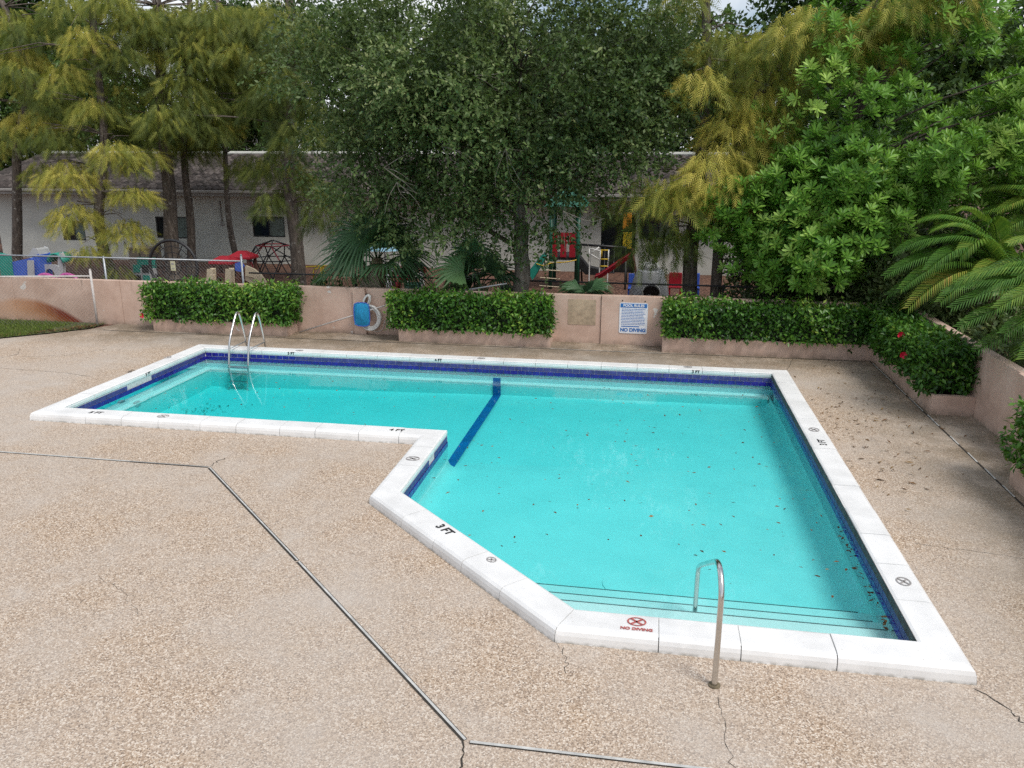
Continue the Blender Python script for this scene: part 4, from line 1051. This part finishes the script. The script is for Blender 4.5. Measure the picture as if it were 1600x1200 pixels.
for (x0,x1,z0,z1) in ops:
    if z0 == 0:
        d = MB().box(x0,x1,BY+.12,BY+.16,0,z1).build('door', M['window'], bl); MB().box(x0+.06,x0+.10,BY+.08,BY+.12,.95,1.05).build('handle', M['galv'], d); continue
    f = MB(); w = .05
    f.box(x0,x1,BY+.04,BY+.10,z1-w,z1).box(x0,x1,BY+.04,BY+.10,z0,z0+w).box(x0,x0+w,BY+.04,BY+.10,z0+w,z1-w).box(x1-w,x1,BY+.04,BY+.10,z0+w,z1-w).box((x0+x1)/2-.02,(x0+x1)/2+.02,BY+.045,BY+.09,z0+w,z1-w)
    wn = f.build('window', M['frame'], bl)
    MB().box(x0+w,(x0+x1)/2-.02,BY+.07,BY+.075,z0+w,z1-w).build('pane', M['window'], wn); 
    cu = MB(); k = 14
    for i in range(k): xa = (x0+x1)/2+.02+((x1-w)-(x0+x1)/2-.02)*i/k; cu.poly([(xa,BY+.078+.02*(i%2),z0+w),(xa+(x1-x0)/2/k,BY+.078+.02*((i+1)%2),z0+w),(xa+(x1-x0)/2/k,BY+.078+.02*((i+1)%2),z1-w),(xa,BY+.078+.02*(i%2),z1-w)])
    cu.build('curtain', M['curtain'], wn)
MB().box(BX0-.5,BX1+.5,BY-.82,BY-.78,EZ,EZ+.22).build('fascia', M['fascia'], bl)
MB().box(BX0-.5,BX1+.5,BY-.92,BY-.821,EZ+.12,EZ+.23).build('gutter', M['fascia'], bl, bevel=.02)
MB().box(BX0-.5,BX1+.5,BY-.779,BY-.001,EZ+.02,EZ+.05).build('soffit', M['fascia'], bl)
a = at(343,313,BY-.03); b = at(344,350,BY-.03); MB().tube([(a[0],BY-.03,a[2]),(a[0],BY-.03,b[2])], .03, 6).box(a[0]-.06,a[0]+.1,BY-.06,BY-.001,b[2]-.06,b[2]+.03).build('conduit', M['fascia'], bl)
RY0, RZ0, RY1, RZ1 = BY-.88, EZ+.24, BY+3.9, 4.36
def corr(y0,z0,y1,z1,n,name):
    mb = MB(); nw = int((BX1-BX0+1)/.30); sx_ = np.linspace(BX0-.5, BX1+.5, nw*6+1)
    ph = (np.arange(len(sx_)) % 6)*math.pi/3; prof = .035*np.sin(ph)
    for c in range(n):
        b = len(mb.v)
        for e, f in ((c/n, .05),(min(1,(c+1.12)/n), .0)):
            yy, zz = y0+(y1-y0)*e, z0+(z1-z0)*e+f
            jit = rng.normal(0,.004,len(sx_))
            mb.v += [(x, yy, zz+p+j) for x,p,j in zip(sx_,prof,jit)]
        m_ = len(sx_)
        mb.v += [(x, y0+(y1-y0)*c/n, z0+(z1-z0)*c/n+.0) for x in sx_]
        for i in range(m_-1): mb.f.append((b+i,b+i+1,b+m_+i+1,b+m_+i)); mb.f.append((b+2*m_+i,b+2*m_+i+1,b+i+1,b+i))
    return tag(mb.build(name, M['rooftile'], bl, True), kind='stuff')
corr(RY0,RZ0,RY1,RZ1,13,'roof_tiling'); 
MB().poly([(BX0-.5,RY1,RZ1),(BX1+.5,RY1,RZ1),(BX1+.5,BY+8.8,EZ+.24),(BX0-.5,BY+8.8,EZ+.24)]).build('roof_back', M['rooftile'], bl)
MB().tube([(BX0-.5,RY1,RZ1+.03),(BX1+.5,RY1,RZ1+.03)], .09, 8).build('ridge', M['wall_bld'], bl)
# gabled block behind
gb = thing('gabled_house', 'pale rendered house block showing above the tiled roof ridge', 'building')
a = at(232,205,44); b = at(352,205,44)
MB().box(a[0],b[0],44,50,-.05,5.6).build('wall', M['wall_bld'], gb)
MB().prism([(a[0]-.5,43.5),(b[0]+.5,43.5),(b[0]+.5,50.5),(a[0]-.5,50.5)],5.6,5.85).build('roof', M['rooftile'], gb)
MB().box(a[0]+.2,a[0]+.7,43.97,43.999,3.6,5.2).build('window', M['window'], gb); MB().box(b[0]-1.3,b[0]-.7,43.97,43.999,3.9,5.0).build('window', M['window'], gb)

# ---- playground things
def gz(px, py, Y): p = at(px, py, Y); return p
def bar(mb, A, B, r=.03, n=6): return mb.tube([A,B], r, n)
# toddler climber
tc_ = thing('toddler_climber', 'blue, green and white plastic toddler climber behind the tall fence', 'playset'); Y = 22.5
def X(px): return at(px, 420, Y)[0]
def Z(py): return at(60, py, Y)[2]
def outline(name, pts, th, mat, par, Yc=None):
    Yc = Yc or Y; P = [at(px,py,Yc) for px,py in pts]; mb = MB(); n = len(P)
    mb.v = [(p[0],Yc,max(p[2],0)) for p in P]+[(p[0],Yc+th,max(p[2],0)) for p in P]
    mb.f = [tuple(range(n)), tuple(range(2*n-1,n-1,-1))]+[(i,(i+1)%n,n+(i+1)%n,n+i) for i in range(n)]
    return mb.build(name, mat, par, bevel=.02)
outline('slide_side', [(-2,396),(14,400),(26,462),(6,462)], .08, M['teal'], tc_)
outline('panel', [(20,410),(48,404),(52,411),(52,462),(26,462)], .08, M['blue'], tc_, Y+.05)
outline('panel', [(52,402),(60,398),(68,462),(56,462)], .5, M['blue'], tc_, Y+.1)
outline('window_post', [(43,408),(50,408),(53,462),(46,462)], .06, M['grey'], tc_, Y-.06)
outline('roof_arch', [(44,401),(52,388),(57,390),(62,402),(56,404)], .5, M['grey'], tc_, Y+.18)
ar = MB()
for k in range(9): w = math.pi*k/8; ar.v += [(at(75,410,Y)[0]+.30*math.cos(w)*1.0, Y+.3, at(75,412,Y)[2]+.30*math.sin(w)), (at(75,410,Y)[0]+.30*math.cos(w), Y+.8, at(75,412,Y)[2]+.30*math.sin(w))]
ar.f = [(2*k,2*k+1,2*k+3,2*k+2) for k in range(8)]; q = ar.build('tunnel_hood', M['teal'], tc_, True); q.modifiers.new('th','SOLIDIFY').thickness = .05
side = MB()
def ring_panel(px0,px1,py0,py1,cxp,czp,rp,Yc,name,mat,par):
    a = at(px0,py0,Yc); b = at(px1,py1,Yc); c = at(cxp,czp,Yc); r = rp*Yc/FPX; mb = MB(); n = 20
    corners = []
    for k in range(n):
        w = 2*math.pi*k/n; cx_, cz_ = math.cos(w), math.sin(w)
        tx = ((b[0]-c[0]) if cx_ > 0 else (a[0]-c[0]))/cx_ if abs(cx_) > 1e-6 else 1e9
        tz = ((a[2]-c[2]) if cz_ > 0 else (b[2]-c[2]))/cz_ if abs(cz_) > 1e-6 else 1e9
        s = min(abs(tx),abs(tz)); corners.append((c[0]+cx_*s, c[2]+cz_*s))
    for yy in (Yc, Yc+.07):
        for k in range(n): w = 2*math.pi*k/n; mb.v.append((c[0]+r*math.cos(w), yy, c[2]+r*math.sin(w))); 
        for k in range(n): mb.v.append((corners[k][0], yy, corners[k][1]))
    for k in range(n):
        j = (k+1)%n; mb.f += [(k,j,n+j,n+k),(2*n+k,3*n+k,3*n+j,2*n+j),(k,2*n+k,2*n+j,j),(n+k,n+j,3*n+j,3*n+k)]
    return mb.build(name, mat, par)
ring_panel(64,97,413,458,78,428,9,Y+.3,'side_panel',M['grey'],tc_)
outline('corner_post', [(91,400),(94,395),(97,400),(99,460),(92,460)], .12, M['grey'], tc_, Y+.35)
pk = thing('pink_rocker', 'pair of pink curved plastic rockers beside the toddler climber', 'rocker')
for px in (72, 106):
    c = at(px,436,Y-.3); mb = MB(); mb.tube([(c[0]+.34*math.cos(w),Y-.3,c[2]-.1+.24*math.sin(w)) for w in np.linspace(0,math.pi,12)], .06, 8); mb.build('arch', M['pink'], pk, True)
c = at(88,440,Y-.3); MB().box(c[0]-.6,c[0]+.6,Y-.4,Y-.2,-.01,.06).build('base', M['pink'], pk)
# utility cabinet + toy kitchen
cb = thing('utility_cabinet', 'tan metal utility cabinet standing by the building wall', 'cabinet'); a = at(200,389,28.6); b = at(241,440,28.6)
MB().box(a[0],b[0],28.6,29.3,-.02,a[2]).build('body', M['tan'], cb, bevel=.02); MB().box(a[0]-.04,b[0]+.04,28.55,29.35,a[2],a[2]+.06).build('lid', M['tan'], cb)
MB().box((a[0]+b[0])/2-.01,(a[0]+b[0])/2+.01,28.585,28.6,.1,a[2]-.08).build('door_gap', M['darkmetal'], cb); MB().tube([((a[0]+b[0])/2+.06,28.57,.75),((a[0]+b[0])/2+.06,28.57,.9)],.012,5).build('handle', M['galv'], cb)
tk = thing('toy_kitchen', 'teal and grey toy kitchen in front of the tan cabinet', 'toy'); a = at(204,404,24.5); b = at(238,450,24.5)
MB().box(a[0],b[0],24.5,24.9,-.02,a[2]-.35).build('counter', M['grey'], tk, bevel=.02); MB().box(a[0],b[0],24.8,24.9,a[2]-.348,a[2]).build('back_panel', M['teal'], tk, bevel=.02)
for i in range(2):
    for j in range(2): xx = a[0]+(b[0]-a[0])*(.1+.48*i); MB().box(xx,xx+.24,24.47,24.499,.1+.35*j,.36+.35*j).build('cupboard_door', M['teal' if (i+j)%2 else 'darkmetal'], tk)
# round net climber
nf = thing('round_net_climber', 'round black rope net frame standing before the thick cypress', 'climber'); c = at(273,432,23.6); r = 44*23.6/FPX
c[2] = .82
circ = [(c[0]+r*math.cos(w),23.6,max(.03,c[2]+r*math.sin(w))) for w in np.linspace(0,2*math.pi,29)]
MB().tube(circ, .05, 8, False).build('hoop', M['darkmetal'], nf, True)
for k in range(6): w = math.pi*k/6; MB().tube([(c[0]-r*math.cos(w),23.6,max(.03,c[2]-r*math.sin(w))),(c[0]+r*math.cos(w),23.6,max(.03,c[2]+r*math.sin(w)))], .014, 5).build('rope', M['darkmetal'], nf)
for f in (.33,.55,.78): MB().tube([(c[0]+r*f*math.cos(w),23.6,max(.03,c[2]+r*f*math.sin(w))) for w in np.linspace(0,2*math.pi,13)], .014, 5, False).build('rope', M['darkmetal'], nf)
for s in (-1,1): MB().tube([(c[0]+s*r*.75,23.6,.55),(c[0]+s*r*.95,23.2,-.02)], .045, 6).build('leg', M['darkmetal'], nf)
# playhouse with two red roofs
ph = thing('playhouse', 'beige and brown plastic playhouse with two red pointed roofs', 'playhouse'); Y = 23.0
for px, py, yy in ((343,401,Y),(372,393,Y+.7)):
    a = at(px-18,py+8,yy); b = at(px+18,py+8,yy); hgt = 8.5*yy/FPX; x0,x1,z = a[0],b[0],a[2]; xm = (x0+x1)/2; d = .62
    mb = MB(); mb.v = [(x0,yy,z),(x1,yy,z),(x1,yy+d,z),(x0,yy+d,z),(xm-.12,yy+d/2-.08,z+hgt),(xm+.12,yy+d/2-.08,z+hgt),(xm+.12,yy+d/2+.08,z+hgt),(xm-.12,yy+d/2+.08,z+hgt),(x0,yy,z-.08),(x1,yy,z-.08),(x1,yy+d,z-.08),(x0,yy+d,z-.08)]
    mb.f = [(0,1,5,4),(1,2,6,5),(2,3,7,6),(3,0,4,7),(4,5,6,7),(8,9,1,0),(9,10,2,1),(10,11,3,2),(11,8,0,3),(11,10,9,8)]
    mb.build('roof', M['red'], ph, bevel=.015)
    for xx in (x0+.06, x1-.14):
        for yy2 in (yy+.04, yy+d-.12): MB().box(xx,xx+.08,yy2,yy2+.08,0,z-.08).build('post', M['brown'], ph)
    MB().box(x0+.06,x1-.06,yy+.13,yy+d-.13,.02,.55).build('floor_box', M['brown'], ph)
    ring_panel(px-14,px+14,py+26,py+50,px,py+36,6,yy-.01,'side_panel',M['brown'],ph)
for px in (328,357): outline('pillar', [(px-4,421),(px+3,421),(px+5,460),(px-5,460)], .2, M['beige'], ph, Y-.35)
outline('slide_side', [(317,450),(326,430),(332,430),(332,460),(312,462)], .1, M['beige'], ph, Y-.5)
arcp = [(384,416),(396,421),(407,430),(414,440),(418,455),(410,455),(405,443),(397,433),(384,430)]
for yy in (Y-.2, Y+.35): outline('slide_side', arcp, .07, M['beige'], ph, yy)
outline('slide_bed', [(384,428),(394,433),(402,441),(407,455),(400,455),(392,442),(384,437)], .50, M['beige'], ph, Y-.14)
outline('blue_wheel', [(368,412),(376,410),(380,416),(376,424),(368,422)], .06, M['blue'], ph, Y-.1)
# dome climber
dm = thing('climbing_dome', 'black and red geodesic climbing dome near the building', 'climber'); c = gp(418,432); c = at(418,425,27.0); cx_, cy_ = c[0], 27.6; r = 1.02
lv = []
for lvl,(f,zf,n,ph_) in enumerate(((1.0,.0,10,0),(.93,.62,10,.314),(.62,1.12,5,.0),(.0,1.30,1,0))):
    lv.append([(cx_+1.02*f*math.cos(ph_+2*math.pi*k/n), cy_+1.02*f*math.sin(ph_+2*math.pi*k/n)*.9, max(.0,zf)) for k in range(n)])
def dbar(a,b,red): MB().tube([a,b], .022, 6).build('bar', M['red' if red else 'darkmetal'], dm)
for k in range(10):
    dbar(lv[1][k],lv[1][(k+1)%10],False); dbar(lv[0][k],lv[1][k],k%5==1); dbar(lv[0][k],lv[1][(k-1)%10],k%5==2)
for k in range(5):
    dbar(lv[2][k],lv[2][(k+1)%5],True); dbar(lv[2][k],lv[3][0],False)
    for j in (-1,0,1): dbar(lv[2][k],lv[1][(2*k+j)%10],j==0 and k%2==0)
for k in range(10): MB().tube([np.array(lv[1][k])-[0,.03,0],np.array(lv[1][k])+[0,.03,0]],.045,8).build('hub', M['darkmetal'], dm)
# yellow bar
yb = thing('yellow_balance_bar', 'yellow metal play bar in front of the stout cypress', 'play bar'); Y = 21.6
for A,B in (((478,417),(534,414)),((490,421),(506,417)),((490,421),(490,434))): MB().tube([at(*A,Y),at(*B,Y)],.022,6).build('bar', M['yellow'], yb, True)
for px in (502,506): p = at(px,418,Y); MB().tube([p,(p[0],Y,-.02)],.03,6).build('leg', M['yellow'], yb, True)
# patio umbrella / blue table
ut = thing('sunshade_table', 'pale blue sunshade over a small picnic table behind the fan palm', 'table'); c = at(601,386,26.5)
mb = MB(); n = 10; mb.v = [(c[0],26.5,c[2]+.22)]+[(c[0]+.72*math.cos(2*math.pi*k/n),26.5+.72*math.sin(2*math.pi*k/n),c[2]-.08) for k in range(n)]; mb.f = [(0,1+k,1+(k+1)%n) for k in range(n)]
mb.build('canopy', M['lightblue'], ut); MB().tube([(c[0],26.5,0),(c[0],26.5,c[2]+.2)],.025,6).build('pole', M['grey'], ut)
MB().box(c[0]-.6,c[0]+.6,26.1,26.9,.52,.58).build('table_top', M['brown'], ut, bevel=.01)
for s in (-1,1): MB().box(c[0]+s*.45-.05,c[0]+s*.45+.05,26.2,26.8,0,.52).build('leg', M['darkmetal'], ut); MB().box(c[0]-.6,c[0]+.6,26.5+s*.65-.1,26.5+s*.65+.1,.3,.34).build('bench', M['brown'], ut)
# ride-on toys
def rider(px, py, Y, m1, m2, label):
    o = thing('ride_on_toy', label, 'toy'); c = at(px,py,Y); x = c[0]
    MB().tube(smoothpts([(x-.28,Y,.42),(x-.1,Y,.50),(x+.15,Y,.46),(x+.28,Y,.62)],2), [.10]*1+list(np.linspace(.12,.08,len(smoothpts([(0,0,0)]*4,2))-1)), 8).build('body', M[m1], o, True)
    MB().tube([(x+.26,Y,.55),(x+.30,Y,.80)],[.07,.09],8).build('head', M[m2], o, True)
    for dx in (-.22,.2):
        for dy in (-.13,.13): MB().tube([(x+dx,Y+dy,.42),(x+dx*1.25,Y+dy*1.3,0)],.045,6).build('leg', M[m1], o, True)
    MB().tube([(x+.22,Y-.2,.68),(x+.22,Y+.2,.68)],.02,6).build('handle', M['darkmetal'], o); MB().box(x-.2,x+.1,Y-.1,Y+.1,.5,.57).build('saddle', M[m2], o, bevel=.02)
rider(596,405,24.6,'white','grey','white ride-on toy with grey head beside the sunshade table')
rider(632,405,24.8,'red','white','red ride-on toy with white saddle beside the small green tub')
rider(648,402,25.2,'white','red','white ride-on toy with red saddle behind the green tub')
bt = thing('green_tub', 'small green tub on the mulch between the ride-on toys', 'tub'); c = at(644,415,24.4)
MB().tube([(c[0],24.4,0),(c[0],24.4,.35)],[.2,.28],14).build('bucket', M['green'], bt, True); MB().tube([(c[0]+.28*math.cos(w),24.4+.28*math.sin(w),.36) for w in np.linspace(0,6.283,17)],.02,6,False).build('rim', M['green'], bt, True)
# green-post play tower
pt = thing('play_tower', 'play tower with green posts, red panels and green roof beside the oak', 'play tower'); Y = 26.6
posts = [(860,Y),(902,Y),(866,Y+1.6),(900,Y+1.6)]
for px, yy in posts: p = at(px,432,yy); MB().tube([(p[0],yy,-.02),(p[0],yy,2.75)],.065,10).build('post', M['green'], pt, True)
a = at(860,430,Y)[0]; b = at(902,430,Y)[0]
MB().box(a,b,Y,Y+1.6,.95,1.05).build('platform', M['darkmetal'], pt)
for px in (866,880,894): q = at(px,400,Y); MB().box(q[0]-.10,q[0]+.10,Y-.03,Y+.03,1.05,1.75).build('panel', M['red'], pt)
MB().box(a,b,Y-.025,Y+.025,1.752,1.85).build('panel_rail', M['red'], pt); MB().box(a,b,Y-.025,Y+.025,1.5,1.56).build('panel_rail', M['red'], pt)
mb = MB(); xm = (a+b)/2; mb.v = [(a-.25,Y-.25,2.7),(b+.25,Y-.25,2.7),(b+.25,Y+1.85,2.7),(a-.25,Y+1.85,2.7),(xm,Y+.8,3.45)]; mb.f = [(0,1,4),(1,2,4),(2,3,4),(3,0,4),(3,2,1,0)]
mb.build('roof', M['green'], pt)
for k in range(4):
    z = .15+.25*k; MB().tube([(a-.3-.12*k*0,Y-.5+.12*k,z),(b*.4+a*.6,Y-.5+.12*k,z-.03)],.018,5).build('rope_rung', M['beige'], pt)
MB().tube(smoothpts([at(838,412,Y-.2),at(850,416,Y-.3),at(862,410,Y-.1),at(885,410,Y-.2),at(905,405,Y)],2),.018,5).build('rope', M['yellow'], pt, True)
outline('slide_side', [(826,425),(848,398),(852,402),(832,436)], .5, M['teal'], pt, Y-.2)
outline('tube_slide', [(895,402),(905,402),(918,418),(945,424),(945,430),(915,428),(902,415)], .5, M['darkmetal'], pt, Y+.1)
# swing set
sw_ = thing('swing_set', 'black A-frame swing set standing before the cream building', 'swing'); Y = 27.6
a = at(906,382,Y); b = at(978,387,Y); MB().tube([a,b],.04,8).build('top_bar', M['darkmetal'], sw_, True)
for p in (a,b):
    for dy in (-.7,.7): MB().tube([p,(p[0]+.05,Y+dy,-.02)],.035,8).build('leg', M['darkmetal'], sw_, True)
for f in (.35,.65):
    p = a*(1-f)+b*f
    for dx in (-.16,.16): MB().tube([(p[0]+dx,Y,p[2]),(p[0]+dx,Y,.45)],.008,4).build('chain', M['galv'], sw_)
    MB().box(p[0]-.2,p[0]+.2,Y-.08,Y+.08,.42,.45).build('seat', M['darkmetal'], sw_)
# white climbing frame
wf = thing('white_climbing_frame', 'white tubular climbing frame with yellow rung by the red slide', 'climber'); Y = 26.4
def line(mb_pts, mat, r=.022): MB().tube([at(x,y,Y) for x,y in mb_pts], r, 6).build('bar', M[mat], wf, True)
for l in ([(920,408),(921,388)],[(921,398),(936,386)],[(921,396),(936,405)],[(937,418),(938,390)],[(950,416),(951,390)],[(921,388),(938,392)]): line(l,'white')
for l in ([(938,391),(951,391)],[(938,405),(950,405)],[(937,416),(950,416)],[(940,390),(940,402)]): line(l,'yellow')
for px in (921,937,950): p = at(px,410,Y); MB().tube([(p[0],Y,-.02),(p[0],Y,p[2])],.022,6).build('leg', M['white'], wf)
# red slide
rs = thing('red_slide', 'red plastic slide on the mulch in front of the rocket playhouse', 'slide'); Y = 24.3
A, B = at(930,437,Y), at(986,402,Y); prof = [A,A*.88+B*.12+[0,0,-.05],A*.2+B*.8,B]; prof = smoothpts(prof,2)
mb = MB()
for p in prof:
    for dx,dz in ((-.0,.14),(.0,.0),(.0,.0),(.0,.14)): mb.v.append((p[0],p[1],max(.03,p[2])+dz))
for i in range(len(prof)):
    for j,dy in enumerate((-.26,-.22,.22,.26)): x,y,z = mb.v[i*4+j]; mb.v[i*4+j] = (x,y+dy,z)
for i in range(len(prof)-1):
    for j in range(3): mb.f.append((4*i+j,4*i+j+1,4*i+j+5,4*i+j+4))
q = mb.build('chute', M['red'], rs); q.modifiers.new('t','SOLIDIFY').thickness = .04
for dy in (-.2,.2): MB().tube([(B[0]+.35,Y+dy,-.02),(B[0]+.02,Y+dy,B[2]+.25)],.035,6).build('ladder_rail', M['brown'], rs)
for k in range(3): f = .25+.25*k; MB().tube([(B[0]+.35-.33*f,Y-.2,f*B[2]),(B[0]+.35-.33*f,Y+.2,f*B[2])],.025,6).build('rung', M['brown'], rs)
# rocket playhouse
rk = thing('rocket_playhouse', 'white cone-shaped playhouse with round porthole window beside the red slide', 'playhouse'); Y = 24.0; c = at(1015,440,Y)
prof = [(.62,0),(.60,.25),(.50,.7),(.40,1.0),(.36,1.05)]; mb = MB(); n = 20
for r_,z in prof:
    for k in range(n): w = 2*math.pi*k/n; mb.v.append((c[0]+r_*math.cos(w),Y+r_*math.sin(w),z))
for i in range(len(prof)-1):
    for k in range(n): j = (k+1)%n; mb.f.append((i*n+k,i*n+j,(i+1)*n+j,(i+1)*n+k))
mb.f.append(tuple((len(prof)-1)*n+k for k in range(n))); mb.build('body', M['grey'], rk, True)
MB().tube([(c[0],Y,1.052),(c[0],Y,1.25)],[.3,.24],16).build('cap', M['white'], rk, True)
MB().tube([(c[0]+.06,Y-.52,.46),(c[0]+.06,Y-.58,.44)],.24,18).build('porthole', M['frame'], rk); MB().tube([(c[0]+.06+.25*math.cos(w),Y-.57,.45+.25*math.sin(w)) for w in np.linspace(0,6.283,21)],.025,6,False).build('porthole_rim', M['white'], rk, True)
# small plastic chairs
for px, mt_, lab in ((1056,'red','red plastic child chair beside the golden cypress trunk'),(1084,'blue','blue plastic child chair beyond the golden cypress trunk'),(992,'blue','blue plastic child chair between the red slide and rocket playhouse')):
    o = thing('child_chair', lab, 'chair'); c = at(px,430,25.5 if px != 992 else 25.0); x, yy = c[0], c[1]
    MB().box(x-.2,x+.2,yy-.18,yy+.2,.30,.35).build('seat', M[mt_], o, bevel=.015); MB().box(x-.2,x+.2,yy+.2,yy+.25,.30,.75).build('backrest', M[mt_], o, bevel=.02)
    for dx in (-.17,.17):
        for dy in (-.14,.2): MB().box(x+dx-.025,x+dx+.025,yy+dy-.025,yy+dy+.025,0,.30).build('leg', M[mt_], o)
# hanging panels
hp = thing('activity_board', 'orange and yellow play panel on a post by the building door', 'board'); c = at(980,365,28.5)
MB().box(c[0]-.04,c[0]+.04,28.55,28.63,-.02,2.4).build('post', M['darkmetal'], hp)
for py, mt_ in ((345,'orange'),(376,'yellow')): q = at(980,py,28.5); MB().box(q[0]-.15,q[0]+.15,28.48,28.549,q[2]-.28,q[2]+.28).build('panel', M[mt_], hp, bevel=.02)
yk = thing('yellow_kerb_bumper', 'yellow curved play bumper under the glossy tree', 'bumper'); pts = smoothpts([at(1170,432,25),at(1200,440,24.6),at(1230,443,24.6),at(1255,441,24.8)],2)
for p in pts: p[2] = max(.08,p[2])
MB().tube(pts,.07,8).build('pad', M['yellow'], yk, True)
for p in (pts[0],pts[len(pts)//2],pts[-1]): MB().box(p[0]-.06,p[0]+.06,p[1]-.06,p[1]+.06,-.02,p[2]).build('foot', M['darkmetal'], yk)
